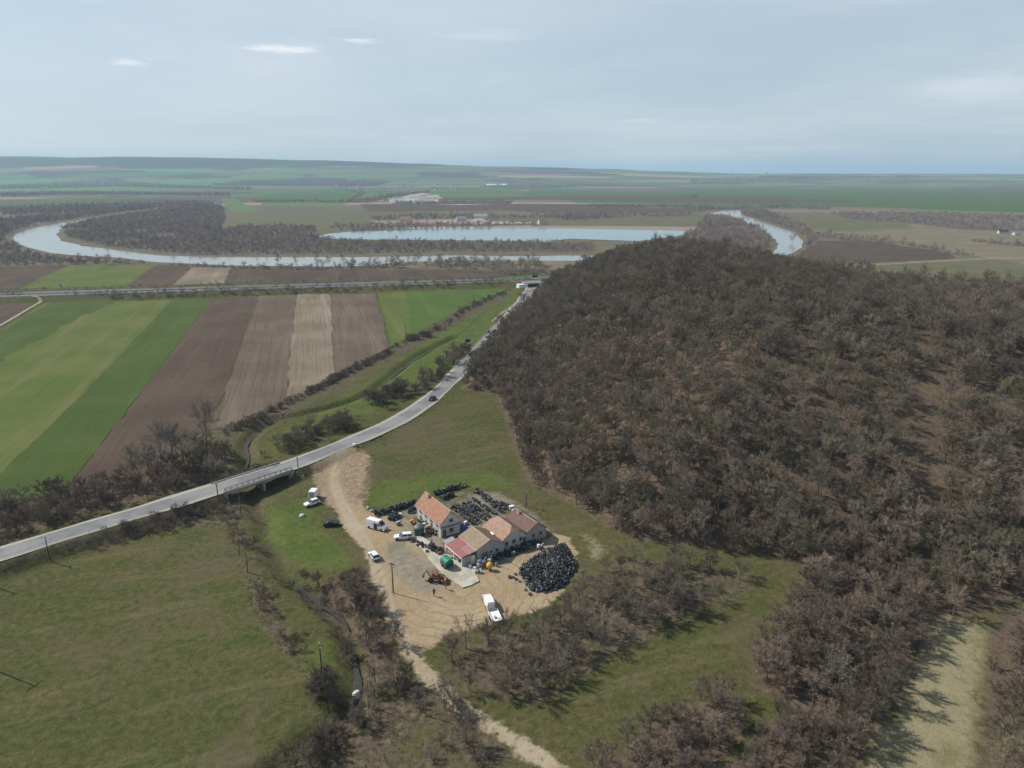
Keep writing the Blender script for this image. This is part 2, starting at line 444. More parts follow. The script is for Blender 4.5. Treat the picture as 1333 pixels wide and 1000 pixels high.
dirt = g.mix(g.math('MULTIPLY', mid_t, .6), dirt, (.17, .15, .08))
tc_ = at(600, 770); vc = g.add('ShaderNodeVectorMath', operation='DISTANCE'); g.put(vc.inputs[0], g.pos); vc.inputs[1].default_value = (tc_[0], tc_[1], 0)
rings = g.math('SINE', g.math('ADD', g.math('MULTIPLY', vc.outputs['Value'], 2.7), g.math('MULTIPLY', n_mid, 16)))
dirt = g.mix(g.math('MULTIPLY', g.math('MULTIPLY', g.step(rings, .55, .95), g.math('MULTIPLY', g.step(vc.outputs['Value'], 34, 24), g.step(n_mid, .35, .6))), .4), dirt, (.19, .14, .09))
rub = g.mix(g.step(n_sm, .35, .65), (.15, .105, .07), (.33, .25, .175)); rub = g.mix(g.step(n_fine, .5, .8), rub, (.4, .32, .24))
dirt = g.mix(g.math('MULTIPLY', edge('z_rubble', 2.2, 1.5), .75), dirt, rub)
grey = g.mix(g.step(n_sm, .3, .7), (.19, .168, .132), (.31, .275, .215)); grey = g.mix(g.step(n_mid, .5, .7), grey, (.16, .15, .105))
dirt = g.mix(g.math('MULTIPLY', edge('z_grey', 2.0, 1.4), .85), dirt, grey)
c = g.mix(g.math('MULTIPLY', edge('z_rubble', 2.0, 1.2), .6), c, rub)
c = g.mix(edge('z_dirt', 1.7, .6), c, dirt)
c = g.mix(g.math('MULTIPLY', edge('z_grey', 1.5, 1.0), g.math('SUBTRACT', .8, edge('z_dirt', .8, .7)), clamp=True), c, g.mix(g.step(n_mid, .4, .65), grey, grass))
bank = g.step(g.math('ADD', g.attr('z_creek'), g.math('MULTIPLY', g.math('ADD', n_sm, n_mid), 1.7)), 3.2, 1.9)
c = g.mix(g.math('MULTIPLY', bank, g.step(n_mid, .2, .6)), c, g.mix(n_fine, (.045, .042, .03), (.11, .095, .06)))
# the far plain: a patchwork of narrow fields
def patch(az, a, b, seed):
    v = g.mapv(g.rot(R(az), a, b), loc=(seed, seed * .7, 0))
    x = g.add('ShaderNodeTexVoronoi', distance='CHEBYCHEV', voronoi_dimensions='2D'); x.inputs['Scale'].default_value = 1.0; x.inputs['Randomness'].default_value = .75
    g.put(x.inputs['Vector'], v); sx = g.add('ShaderNodeSeparateColor'); g.put(sx.inputs[0], x.outputs['Color']); return sx.outputs[0], sx.outputs[1]
p1, p1b = patch(8, 1 / 1000, 1 / 170, 3.3)
GREEN, GREEN2, BROWN, BROWN2, STRAW, OLIVE = (.055, .15, .03), (.1, .19, .045), (.125, .08, .06), (.18, .13, .1), (.29, .23, .16), (.12, .12, .06)
far1 = g.ramp(p1, [(0, GREEN), (.2, BROWN2), (.34, OLIVE), (.5, BROWN), (.62, GREEN2), (.76, STRAW), (.86, OLIVE), (.93, (.07, .06, .045))], 'CONSTANT')
sxyz = g.add('ShaderNodeSeparateXYZ'); g.put(sxyz.inputs[0], g.pos)
bias = g.step(g.math('ADD', sxyz.outputs[0], g.math('MULTIPLY', g.math('SUBTRACT', n_big, .5), 900)), -900, -2600)
far1 = g.mix(g.math('MULTIPLY', g.math('MULTIPLY', bias, g.step(p1b, .35, .4)), .85), far1, g.mix(p1, (.05, .15, .04), (.12, .21, .06)))
n_w = g.noise(.0011, 4); far1 = g.mix(g.math('MULTIPLY', g.step(n_w, .57, .61), .9), far1, (.055, .05, .036))
far1 = g.mix(g.math('MULTIPLY', g.math('SUBTRACT', n_mid, .5), .35), far1, (.2, .17, .11))
hillwood = g.step(g.math('ADD', sxyz.outputs[2], g.math('MULTIPLY', g.math('SUBTRACT', n_w, .5), 260)), 118, 140)
far1 = g.mix(g.math('MULTIPLY', hillwood, .9), far1, (.04, .042, .03))
c = g.mix(g.step(sxyz.outputs[1], 575, 600), c, far1)
g.col(c); g.rough(.95); g.b.inputs['Specular IOR Level'].default_value = .05
g.bump(g.math('ADD', g.math('MULTIPLY', n_sm, 1.0), g.math('MULTIPLY', n_fine, .4)), .55, .5)
me.materials.append(g.m)
ground = new_obj('ground', me); ground['kind'] = 'structure'
ground['label'] = 'grassy valley floor rising into the wooded hillside and running out to the far plain'

# ------------------------------------------------------------------ fields, water, roads
def field_mat(name, ca, cb, az, furrow=.5, cc=None, mott=.5, fine=1.1):
    m = NT(name); n1 = m.noise(1.0, 3, m.rot(R(az), .02, fine), rough=.7); n2 = m.noise(.03, 4); n3 = m.noise(.35, 5, rough=.7)
    n4 = m.noise(1.0, 3, m.rot(R(az), .006, .09), rough=.6)
    c = m.mix(m.step(n2, .35, .68), ca, cb)
    if cc: c = m.mix(m.math('MULTIPLY', m.step(n4, .48, .68), mott), c, cc)
    dk = tuple(k * .62 for k in ca); c = m.mix(m.math('MULTIPLY', m.step(n1, .45, .7), furrow), c, dk)
    lt = tuple(min(1, k * 1.35) for k in cb); c = m.mix(m.math('MULTIPLY', m.step(n3, .5, .8), .45), c, lt)
    m.col(c); m.rough(.95); m.b.inputs['Specular IOR Level'].default_value = .05
    m.bump(m.math('ADD', n1, m.math('MULTIPLY', n3, .6)), .5, .25); return m.m
def az_of(a, b):
    p, q = at(*a), at(*b); return math.degrees(math.atan2(q[1] - p[1], q[0] - p[0]))
azf = az_of((85, 640), (275, 391)); azs = az_of((372, 525), (385, 383))
m_green1 = field_mat('young_wheat', (.088, .122, .028), (.122, .142, .042), azf, .22, (.155, .145, .062), .75)
m_green1b = field_mat('dark_wheat', (.06, .09, .022), (.076, .106, .029), azf, .3, (.085, .12, .035), .5)
m_green2 = field_mat('bright_wheat', (.07, .115, .028), (.084, .128, .033), azf, .2, (.1, .16, .045), .5)
m_brown = field_mat('ploughed_soil', (.082, .06, .045), (.108, .08, .06), azs, .5, (.15, .115, .088), .35)
m_brown1 = field_mat('ploughed_soil_warm', (.088, .063, .048), (.112, .08, .06), azf, .5, (.135, .1, .075), .35)
m_brown2 = field_mat('harrowed_soil', (.118, .09, .067), (.158, .122, .092), azs, .55, (.2, .16, .12), .5)
m_straw = field_mat('stubble', (.18, .145, .1), (.245, .2, .145), azs, .6, (.31, .26, .19), .6)
m_olive = field_mat('rough_pasture', (.105, .11, .052), (.145, .135, .075), 10, .2, (.18, .16, .1), .5)
m_plain = field_mat('dry_pasture', (.17, .145, .095), (.21, .18, .115), 10, .2, (.14, .13, .07), .5)
m_dgreen = field_mat('clover', (.07, .108, .036), (.08, .12, .042), 10, .15)
m_ldgreen = field_mat('spring_barley', (.1, .16, .05), (.12, .18, .06), 10, .15)
NF = [0]
def F(mat, pts, z=.06, amp=.9, step=5.0): 
    NF[0] += 1; return sheet('field', P(pts), z + .0035 * NF[0], mat, amp=amp, step=step)
F(m_green1, [(60, 394), (224, 391), (252, 391), (0, 622), (-160, 765), (-160, 700), (-90, 640), (-60, 480), (0, 430)])
F(m_green1b, [(224, 391), (274, 391), (180, 515), (84, 640), (40, 652), (-60, 680), (-150, 735), (0, 615), (120, 500)], .075)
F(m_green1b, [(0, 432), (68, 393.5), (150, 392), (60, 436), (0, 470), (-60, 500), (-60, 470)], .09, 2.5)
F(m_brown, [(-200, 395), (44, 394), (0, 424), (-200, 520)], .07)
F(m_brown1, [(276, 390.6), (337, 385), (274, 559), (240, 590), (180, 622), (86, 640), (181, 516)], .06)
F(m_brown2, [(338, 385), (385, 383), (372, 525), (330, 545), (275, 560)], .06)
F(m_straw, [(386, 383), (430, 383), (435, 492), (400, 510), (373, 524)], .06)
F(m_brown2, [(430.5, 383), (489, 382), (508, 454), (470, 476), (435.5, 491)], .065)
F(m_green2, [(491, 381.5), (560, 377), (668, 372), (640, 387), (600, 403), (560, 424), (511, 451)], .06)
F(m_green1, [(491, 381.5), (528, 379.5), (536, 437), (511, 451)], .075, 1.5)
F(m_brown, [(-300, 352), (0, 348), (91, 345), (20, 376.5), (-300, 380)])
F(m_green1, [(92, 345), (205, 343.5), (163, 373), (24, 376.5)], .07)
F(m_brown1, [(206, 343.8), (251, 346.5), (224, 371.5), (164, 373)])
F(m_straw, [(252, 346.8), (301, 348), (291, 369), (225, 371.2)], .07)
F(m_brown, [(302, 348), (440, 350), (600, 353), (690, 356), (640, 362.5), (292, 368.8)])
# beyond the river
m_rough = field_mat('river_meadow', (.13, .115, .075), (.165, .145, .095), 12, .3, (.12, .125, .06), .5)
F(m_rough, [(-300, 270), (300, 268), (955, 268), (955, 350), (420, 352), (250, 348), (60, 347), (-300, 350)], .02, 3, 40)
F(m_rough, [(957, 272), (1080, 272), (1420, 282), (1420, 352), (957, 352)], .02, 3, 40)
F(m_olive, [(287, 296), (330, 277), (420, 270), (500, 276), (640, 276), (640, 288), (500, 292), (430, 296)], .06, 4, 30)
F(m_ldgreen, [(287, 259), (307, 259), (337, 277), (299, 276)], .12, 3, 30)
F(m_dgreen, [(333, 255), (440, 246), (470, 247), (478, 252), (455, 263), (352, 262)], .1, 6, 60)
F(m_ldgreen, [(345, 263), (455, 264), (430, 270), (336, 270)], .11, 6, 40)
F(m_dgreen, [(-300, 264), (120, 261), (215, 262), (130, 274), (0, 277), (-300, 280)], .1, 8, 60)
F(m_brown2, [(330, 268), (430, 269), (410, 273), (345, 275)], .13, 4, 40)
F(m_brown1, [(470, 266), (660, 265), (900, 268), (920, 276), (760, 280), (660, 274), (480, 276)], .09, 6, 60)
F(m_olive, [(640, 280), (760, 281), (930, 279), (915, 297), (760, 297), (690, 290)], .1, 4, 40)
F(m_dgreen, [(690, 247), (930, 245), (1400, 248), (1400, 278), (1180, 271), (1000, 268), (760, 262), (680, 258)], .08, 8, 80)
F(m_brown1, [(640, 257), (800, 255), (1000, 257), (1110, 261), (1120, 264), (960, 264), (760, 261)], .14, 6, 60)
F(m_brown2, [(760, 246), (900, 247), (860, 250), (740, 249)], .15, 6, 60)
F(m_plain, [(1000, 272), (1180, 273), (1400, 279), (1400, 285), (1180, 278), (1005, 277)], .13, 4, 50)
F(m_olive, [(1010, 284), (1050, 283), (1180, 290), (1190, 297), (1110, 302), (1040, 297)], .1, 4, 30)
F(m_plain, [(1040, 300), (1190, 292), (1400, 303), (1400, 360), (1290, 336), (1130, 312)], .085, 4, 30)
F(m_brown, [(1040, 330), (1065, 314), (1130, 314), (1235, 330), (1245, 337), (1110, 344), (1000, 344)], .11, 2, 20)
F(m_olive, [(1090, 352), (1150, 346), (1300, 339), (1420, 334), (1420, 385), (1200, 385), (1100, 372)], .07, 3, 20)
F(m_brown2, [(200, 344), (330, 347.2), (520, 347), (720, 341), (745, 357), (690, 358), (600, 352), (420, 351), (250, 348)], .05, 2, 20)
F(m_olive, [(390, 298), (440, 299), (425, 314), (390, 316)], .045, 3, 20)
F(m_plain, [(420, 337), (560, 338), (690, 337), (800, 337), (800, 352), (640, 351), (520, 348)], .055, 3, 20)

m_bankmud = plain('river_mud', (.15, .125, .095), .95, var=.35, scale=.06)
_rv = resample(smooth_line(P([(150, 281), (112, 286), (60, 296), (30, 309), (60, 324), (140, 332), (260, 340), (440, 341.5), (663, 337.5), (1000, 337)])), 20)
ribbon('river_bank', _rv, 84, .048, m_bankmud, .25, drape=False)
def water_mat(name, c, rough):
    m = NT(name); m.col(c); m.rough(rough); m.b.inputs['Specular IOR Level'].default_value = .5; m.b.inputs['IOR'].default_value = 1.33
    n = m.noise(.5, 3, m.mapv(m.pos, scale=(1, .5, 1))); m.bump(n, .12, .2); return m.m
m_river = water_mat('river_water', (.25, .25, .22), .12)
m_lake = water_mat('lake_water', (.16, .25, .25), .12)
m_stream = water_mat('stream_water', (.045, .045, .04), .6)
river_l = P([(112, 285.6), (82, 290.5), (43, 297), (21, 305), (18, 311), (24, 318), (43, 325), (66, 330), (109, 333.5), (158, 337), (205, 342), (251, 344.5), (330, 346.6), (440, 347.8), (485, 346), (528, 342), (609, 340), (663, 340), (800, 340), (1000, 340), (1000, 334), (800, 333), (663, 334), (609, 333), (528, 334.5), (440, 335.5), (284, 335.3), (211, 333), (158, 327.5), (109, 320.5), (79, 314), (74, 304), (83, 295.5), (114, 287)])
w = sheet('river', river_l, .42, m_river, amp=3, step=16); w['label'] = 'pale river curving in a wide loop across the valley'
w = sheet('river', P([(925, 278), (940, 274.5), (964, 274), (968, 281), (1001, 292), (1036, 304), (1047, 313), (1046, 321), (1030, 330), (1000, 345), (985, 345), (1009, 328), (1012, 318), (1005, 308), (990, 298), (962, 287), (930, 281)]), .42, m_river, amp=3, step=14); w['label'] = 'pale river reach running away on the right beyond the hill'
w = sheet('lake', P([(412, 308), (432, 304.5), (455, 302), (540, 299), (610, 297.5), (700, 297.3), (790, 299), (905, 301.5), (885, 307), (830, 314.5), (780, 313), (745, 311.5), (725, 313.5), (730, 316), (700, 315), (640, 313.5), (560, 313.2), (470, 312.2), (425, 311)]), .44, m_lake, amp=5, step=30); w['label'] = 'turquoise gravel lake beyond the river'
w = sheet('lake', P([(503, 259), (530, 257.5), (572, 260), (566, 264.5), (508, 264)]), .44, m_river, amp=5, step=50); w['label'] = 'small pale pond far off beyond the lake'
w = sheet('lake', P([(238, 263.5), (262, 262.5), (290, 264.5), (283, 267), (244, 266.5)]), .44, m_river, amp=5, step=50); w['label'] = 'small pale pond among far trees on the left'
w = sheet('lake', P([(408, 308), (438, 306), (440, 309.5), (412, 311)]), .43, m_river, amp=3, step=20); w['label'] = 'narrow pale backwater left of the lake'
def creek_part(a, b, wd):
    L = resample(creek, 1.5); ia = min(range(len(L)), key=lambda i: math.dist(L[i], at(*a, -1))); ib = min(range(len(L)), key=lambda i: math.dist(L[i], at(*b, -1)))
    q = L[min(ia, ib):max(ia, ib) + 1]; o = ribbon('stream', q, wd, 0, m_stream, .5, zlist=[-1.25] * len(q)); n = len(q)
    for i in range(n):
        k = math.sin(math.pi * (i + .4) / n) ** .6; a, b = o.data.vertices[2 * i].co, o.data.vertices[2 * i + 1].co; m_ = (a + b) / 2; a[:] = m_ + (a - m_) * k; b[:] = m_ + (b - m_) * k
creek_part((562, 455), (506, 494), 1.3); creek_part((478, 516), (440, 530), .9); creek_part((330, 566), (318, 612), 1.0); creek_part((376, 752), (455, 815), 1.4); creek_part((463, 850), (455, 935), 1.0); creek_part((630, 408), (604, 436), 1.4)

m_asph = NT('asphalt'); na = m_asph.noise(.5, 5, rough=.7); nb = m_asph.noise(.08, 3); nc_ = m_asph.noise(6, 2)
ca = m_asph.mix(m_asph.step(na, .3, .7), (.165, .17, .172), (.215, .218, .218)); ca = m_asph.mix(m_asph.math('MULTIPLY', m_asph.step(nb, .47, .6), .7), ca, (.285, .28, .27))
ca = m_asph.mix(m_asph.math('MULTIPLY', m_asph.step(nc_, .5, .75), .45), ca, (.15, .15, .15)); m_asph.col(ca); m_asph.rough(.85); m_asph = m_asph.m
m_mway = plain('motorway_asphalt', (.13, .13, .135), .85, var=.2, scale=.05)
m_line = plain('road_paint', (.62, .62, .6), .7, var=.2, scale=2)
m_gravel = plain('road_shoulder', (.36, .33, .27), .95, var=.3, scale=1.2)
m_path = plain('path_dust', (.28, .24, .165), .95, var=.2, scale=.6)
rs = np.arange(0, road_s[-1] - 2, 2.5); rx, ry, rz_ = road_at(rs)
rpts = list(zip(rx, ry))
ribbon('road_shoulder', rpts, ROAD_W + 1.5, 0, m_gravel, .22, zlist=[z - .06 for z in rz_])
ribbon('road', rpts, ROAD_W - .5, 0, m_asph, zlist=list(rz_))
def offset(pts, o):
    out = []
    for i in range(len(pts)):
        a = pts[max(0, i - 1)]; b = pts[min(len(pts) - 1, i + 1)]; L = math.dist(a, b) + 1e-9
        out.append((pts[i][0] - (b[1] - a[1]) / L * o, pts[i][1] + (b[0] - a[0]) / L * o))
    return out
for sg in (-1, 1): ribbon('road_marking', offset(rpts, sg * (ROAD_W / 2 - .35)), .14, 0, m_line, zlist=[z + .012 for z in rz_])
mw = resample(mway, 12)
for o in (-6.2, 6.2): ribbon('motorway', offset(mw, o), 8.5, 0, m_mway, zlist=[3.0] * len(mw))
for pts, wd in (([(-60, 455), (0, 425), (46, 397), (56, 392.5), (40, 391)], 2.2), ([(1075, 347), (1110, 346.5), (1200, 342), (1290, 337), (1333, 336), (1500, 330)], 4.0),
                ([(1160, 318), (1235, 328), (1300, 337)], 3.5), ([(1000, 350), (1100, 345), (1300, 336)], 3.0), ([(668, 398), (650, 410), (640, 420)], 1.5)):
    q = P(pts); ribbon('path', resample(smooth_line(q), 3.0), wd, .25, m_path, .2)
# pale concrete apron by the sheds
m_conc = NT('concrete'); n1 = m_conc.noise(.8, 5, rough=.7); n2 = m_conc.noise(.25, 3); cc = m_conc.mix(n1, (.4, .38, .31), (.56, .54, .46))
cc = m_conc.mix(m_conc.math('MULTIPLY', m_conc.step(n2, .42, .6), .7), cc, (.31, .275, .21)); m_conc.col(cc); m_conc = m_conc.m
sheet('concrete_apron', P([(530, 700), (548, 698), (590, 728), (614, 734), (624, 757), (602, 766), (574, 747), (548, 716)]), .14, m_conc, amp=.25, step=1.5)
# pale sand round the gravel workings
m_sand = plain('sand', (.4, .34, .26), .95, var=.25, scale=.05)
m_sand2 = plain('red_sand', (.25, .195, .15), .95, var=.25, scale=.05)
for mt, pts in ((m_sand, [(470, 297), (490, 292), (600, 288), (700, 290), (690, 296), (560, 298)]), (m_sand, [(490, 262), (540, 252), (572, 254), (575, 259), (520, 257)]),
                (m_sand2, [(640, 295), (760, 294.5), (900, 296), (915, 300.5), (900, 301.5), (760, 298.3), (640, 297.2)]), (m_sand2, [(480, 288), (560, 285), (640, 284), (640, 290), (500, 293)]), (m_sand, [(520, 266), (640, 262), (680, 265), (600, 267)])):
    sheet('sand', P(pts), .26 + .011 * len([o for o in bpy.data.objects if o.name.startswith('sand')]), mt, amp=8, step=40)
def sand_mound(px, py, r, h, mat):
    x, y = at(px, py); m = MB(); pr = [(r, -.5), (r * .98, 0), (r * .7, h * .4), (r * .35, h * .85), (r * .08, h)]
    m.lathe((0, 0, 0), pr, 14); o = m.build('sand_heap', mat, smooth=True); o.location = (x, y, 0); o.scale = (1.6, 1, 1)
    for v in o.data.vertices: v.co.xy *= 1 + .18 * math.sin(v.co.x * .31 + px) * math.cos(v.co.y * .27)
    return o
for k, (px, py, r, h, lab) in enumerate(((540, 257, 26, 12, 'pale sand heap behind the far pond, leftmost'), (552, 257, 34, 16, 'largest pale sand heap behind the far pond'), (563, 258, 24, 9, 'pale sand heap at the right end of the far pond'),
                                        (625, 288, 12, 5, 'pale sand heap beside the works on the lake shore'), (585, 290, 14, 4, 'low sand heap on the far lake shore'))):
    tag(sand_mound(px, py, r, h, m_sand), lab, 'sand heap', 'sand heaps of the gravel workings')
# ------------------------------------------------------------------ trees
def bark_mat(name, c):
    m = NT(name); oi = m.add('ShaderNodeObjectInfo'); n = m.noise(1.2, 4)
    cc = m.mix(n, tuple(k * .7 for k in c), tuple(k * 1.25 for k in c)); m.col(cc); m.rough(.95); m.b.inputs['Specular IOR Level'].default_value = .03; return m.m
def twig_mat(name, stops, patch_stops=None, trans=0.0):
    """colour differs from tree to tree and, slowly, from place to place"""
    m = NT(name); oi = m.add('ShaderNodeObjectInfo')
    n = m.noise(.014, 3, oi.outputs['Location'])
    f = m.math('ADD', m.math('MULTIPLY', oi.outputs['Random'], .62), m.math('MULTIPLY', m.math('SUBTRACT', n, .3), .95), clamp=True)
    c = m.ramp(f, stops)
    n2 = m.noise(1.1, 2); c = m.mix(m.math('MULTIPLY', n2, .35), c, tuple(k * .6 for k in stops[0][1]))
    rr = m.math('FRACT', m.math('MULTIPLY', oi.outputs['Random'], 7.31)); c = m.mix(1.0, c, m.ramp(rr, [(0, (.6, .6, .6)), (.4, (.9, .9, .9)), (.8, (1.1, 1.08, 1.05)), (1, (1.4, 1.36, 1.28))]), 'MULTIPLY')
    m.col(c); m.rough(.95); m.b.inputs['Specular IOR Level'].default_value = .02
    return m.m
m_bark = bark_mat('grey_bark', (.175, .147, .115))
m_bark_d = bark_mat('dark_bark', (.098, .078, .062))
m_twig = twig_mat('bare_twigs', [(0, (0.208, 0.181, 0.149)), (.22, (0.267, 0.208, 0.164)), (.4, (0.217, 0.201, 0.154)), (.55, (0.293, 0.223, 0.177)), (.72, (0.200, 0.185, 0.141)), (.86, (0.293, 0.237, 0.190)), (1, (0.267, 0.243, 0.190))])
m_twig_p = twig_mat('brown_twigs', [(0, (0.201, 0.164, 0.131)), (.3, (0.252, 0.199, 0.162)), (.55, (0.211, 0.173, 0.133)), (.8, (0.242, 0.189, 0.159)), (1, (0.271, 0.227, 0.183))])
m_twig_o = twig_mat('olive_twigs', [(0, (0.161, 0.156, 0.089)), (.5, (0.206, 0.190, 0.114)), (1, (0.180, 0.154, 0.104))])
m_twig_g = twig_mat('grey_twigs', [(0, (.230, .203, .176)), (.5, (.270, .243, .209)), (1, (.250, .209, .176))])
m_leaf = twig_mat('russet_leaves', [(0, (0.217, 0.132, 0.085)), (.5, (0.271, 0.167, 0.103)), (1, (0.196, 0.127, 0.087))])
m_twig_f = twig_mat('far_twigs', [(0, (.34, .28, .24)), (.5, (.4, .33, .28)), (1, (.36, .31, .25))])
m_bud = twig_mat('yellow_buds', [(0, (.3, .3, .1)), (1, (.36, .36, .14))])

def tube_pts(V, Fc, pts, radii, n):
    b0 = len(V); prev = None
    for i, p in enumerate(pts):
        d = (pts[min(i + 1, len(pts) - 1)] - pts[max(0, i - 1)]); d.normalize()
        a = d.orthogonal().normalized() if prev is None else (prev - d * prev.dot(d)).normalized()
        prev = a; bb = d.cross(a)
        for k in range(n):
            t = 2 * math.pi * k / n; V.append(p + (a * math.cos(t) + bb * math.sin(t)) * radii[i])
    for i in range(len(pts) - 1):
        for k in range(n): Fc.append((b0 + i * n + k, b0 + i * n + (k + 1) % n, b0 + (i + 1) * n + (k + 1) % n, b0 + (i + 1) * n + k))

def tree_geo(seed, h, cr, base, nl, ns, nt, tl, tw, leaf=0, stems=1, upright=.5, leaf_size=.3, trunk_r=.16):
    """skeleton of trunk, limbs, branches and slivers of twigs; returns (trunk, crown, leaves) geometry"""
    r = random.Random(seed); TV, TF, CV, CF, LV, LF = [], [], [], [], [], []
    cz = (base + 1) / 2 * h; rz = (1 - base) / 2 * h
    def rv(): return Vector((r.gauss(0, 1), r.gauss(0, 1), r.gauss(0, 1))).normalized()
    def twig(p, d, L, w):
        q = rv(); sd = d.cross(q); 
        if sd.length < 1e-4: return
        sd = sd.normalized() * w * .5; b = len(CV); e = p + d * L; m = p + d * L * .5 + q * L * .12
        CV.extend([p - sd, p + sd, m + sd * .8, m - sd * .8, e]); CF.extend([(b, b + 1, b + 2, b + 3), (b + 3, b + 2, b + 4)])
    def leaves(p, k):
        for _ in range(k):
            c = p + rv() * r.uniform(.1, .7); a = rv() * leaf_size * r.uniform(.5, 1); bb = a.cross(rv()).normalized() * leaf_size * .4; b = len(LV)
            LV.extend([c - a, c + bb, c + a, c - bb]); LF.append((b, b + 1, b + 2, b + 3))
    for st in range(stems):
        lean = Vector((r.uniform(-1, 1), r.uniform(-1, 1), 0)) * (.05 if stems == 1 else .32) * h * .5
        top = Vector((0, 0, h * .86)) + lean; off = Vector((r.uniform(-.3, .3), r.uniform(-.3, .3), 0)) * (stems > 1)
        tp = [off + top * t + Vector((r.uniform(-1, 1), r.uniform(-1, 1), 0)) * .018 * h * (0 < t < 1) for t in (0, .25, .5, .75, 1)]
        tp[0].z = -.3
        tr = trunk_r / (1 if stems == 1 else 1.8)
        tube_pts(TV, TF, tp, [tr, tr * .82, tr * .6, tr * .36, tr * .1], 6)
        def trunk(t):
            q = t * 4; i = min(3, int(q)); return tp[i].lerp(tp[i + 1], q - i)
        per = max(2, nl // stems)
        for li in range(per):
            t = base + .02 + (.9 - base) * (li + r.random()) / per
            p = trunk(min(t, .97)); az = li * 2.4 + r.random() * 1.2 + st
            zt = cz + rz * r.uniform(-.75, .98)
            zt = max(zt, p.z + .05 * h); k = math.sqrt(max(.05, 1 - ((zt - cz) / rz) ** 2)); k = max(k, .25)
            rad = cr * k * r.uniform(.62, 1.05)
            e = Vector((math.cos(az) * rad, math.sin(az) * rad, zt)) + lean * .6
            m1 = p.lerp(e, .4) + Vector((0, 0, -.05 * h * (1 - upright))) + rv() * .03 * h; m2 = p.lerp(e, .75) + rv() * .03 * h
            lr = tr * (.45 - .25 * t)
            tube_pts(TV, TF, [p, m1, m2, e], [lr, lr * .7, lr * .42, lr * .15], 4)
            for si in range(ns):
                u = .3 + .7 * (si + r.random()) / ns
                sp = (p.lerp(m1, u / .4) if u < .4 else (m1.lerp(m2, (u - .4) / .35) if u < .75 else m2.lerp(e, (u - .75) / .25)))
                out = (sp - Vector((lean.x * .5, lean.y * .5, cz * .8))); out.z *= .7
                d = (out.normalized() * .7 + rv() * .75 + Vector((0, 0, upright * .5))).normalized()
                L = cr * r.uniform(.3, .55); se = sp + d * L
                sm = sp.lerp(se, .5) + rv() * L * .1
                tube_pts(CV, CF, [sp, sm, se], [lr * .32 + .012, lr * .2 + .01, .006], 3)
                for ti in range(nt):
                    q = r.random(); tpp = sp.lerp(sm, q * 2) if q < .5 else sm.lerp(se, q * 2 - 1)
                    td = (d * .6 + rv() * .9 + Vector((0, 0, upright * .35))).normalized()
                    twig(tpp, td, tl * r.uniform(.5, 1.2), tw * r.uniform(.6, 1.3))
                    if leaf and r.random() < leaf: leaves(tpp + td * tl * .5, 2)
    return (TV, TF), (CV, CF), (LV, LF)

def mesh_of(name, parts, mats):
    V, Fc, MI = [], [], []
    for k, (v, f) in enumerate(parts):
        b = len(V); V += [tuple(p) for p in v]; Fc += [tuple(i + b for i in q) for q in f]; MI += [k] * len(f)
    me = bpy.data.meshes.new(name); me.from_pydata(V, [], Fc)
    for m in mats: me.materials.append(m)
    me.polygons.foreach_set('material_index', MI); me.update(); return me

# every kind: list of variants, each (trunk mesh, crown mesh, joined mesh)
KINDS = {}
def kind(name, variants, bark, twig, leafm=None, **kw):
    out = []
    for k in range(variants):
        T, C, L = tree_geo(hash_seed(name) + k * 31, **kw)
        tm = mesh_of(name + '_trunk', [T], [bark])
        cm = mesh_of(name + '_crown', [C, L] if leafm else [C], [twig, leafm] if leafm else [twig])
        jm = mesh_of(name + '_whole', [T, C] + ([L] if leafm else []), [bark, twig] + ([leafm] if leafm else []))
        out.append((tm, cm, jm))
    KINDS[name] = out
def hash_seed(s): return sum(ord(c) * (i + 3) for i, c in enumerate(s))
kind('bare_tree', 4, m_bark, m_twig, h=8.2, cr=2.4, base=.3, nl=11, ns=7, nt=26, tl=.62, tw=.04)
kind('round_tree', 3, m_bark, m_twig, h=6.9, cr=2.5, base=.2, nl=12, ns=7, nt=26, tl=.62, tw=.04)
kind('slim_tree', 3, m_bark, m_twig, h=11.5, cr=2.5, base=.36, nl=11, ns=7, nt=16, tl=.8, tw=.05, upright=.8, trunk_r=.14)
kind('olive_tree', 2, m_bark, m_twig_o, h=7.2, cr=2.5, base=.24, nl=12, ns=7, nt=26, tl=.62, tw=.04)
kind('russet_tree', 2, m_bark_d, m_twig, m_leaf, h=7.0, cr=2.5, base=.2, nl=10, ns=6, nt=10, tl=.8, tw=.05, leaf=.42, leaf_size=.2)
kind('thicket_tree', 4, m_bark_d, m_twig_p, h=6.0, cr=2.4, base=.12, nl=15, ns=8, nt=31, tl=.58, tw=.036, stems=2, upright=.7)
kind('bush', 3, m_bark_d, m_twig_p, h=3.2, cr=2.1, base=.04, nl=12, ns=6, nt=24, tl=.5, tw=.03, stems=3, trunk_r=.09)
kind('tall_tree', 3, m_bark, m_twig_g, h=17, cr=4.2, base=.3, nl=17, ns=7, nt=15, tl=1.5, tw=.055, upright=.95, trunk_r=.24)
kind('orchard_tree', 3, m_bark, m_twig, h=6.8, cr=3.0, base=.2, nl=12, ns=7, nt=22, tl=.75, tw=.035, upright=.6)
kind('snag_tree', 2, m_bark, m_twig_g, h=9, cr=3.0, base=.25, nl=7, ns=3, nt=3, tl=1.0, tw=.04, upright=.6, trunk_r=.17)
kind('far_tree', 3, m_bark_d, m_twig_f, h=10, cr=3.9, base=.15, nl=9, ns=5, nt=7, tl=2.0, tw=.18)
kind('far_bush', 2, m_bark_d, m_twig_f, h=4.5, cr=3.2, base=.05, nl=8, ns=5, nt=7, tl=1.5, tw=.15, stems=2)
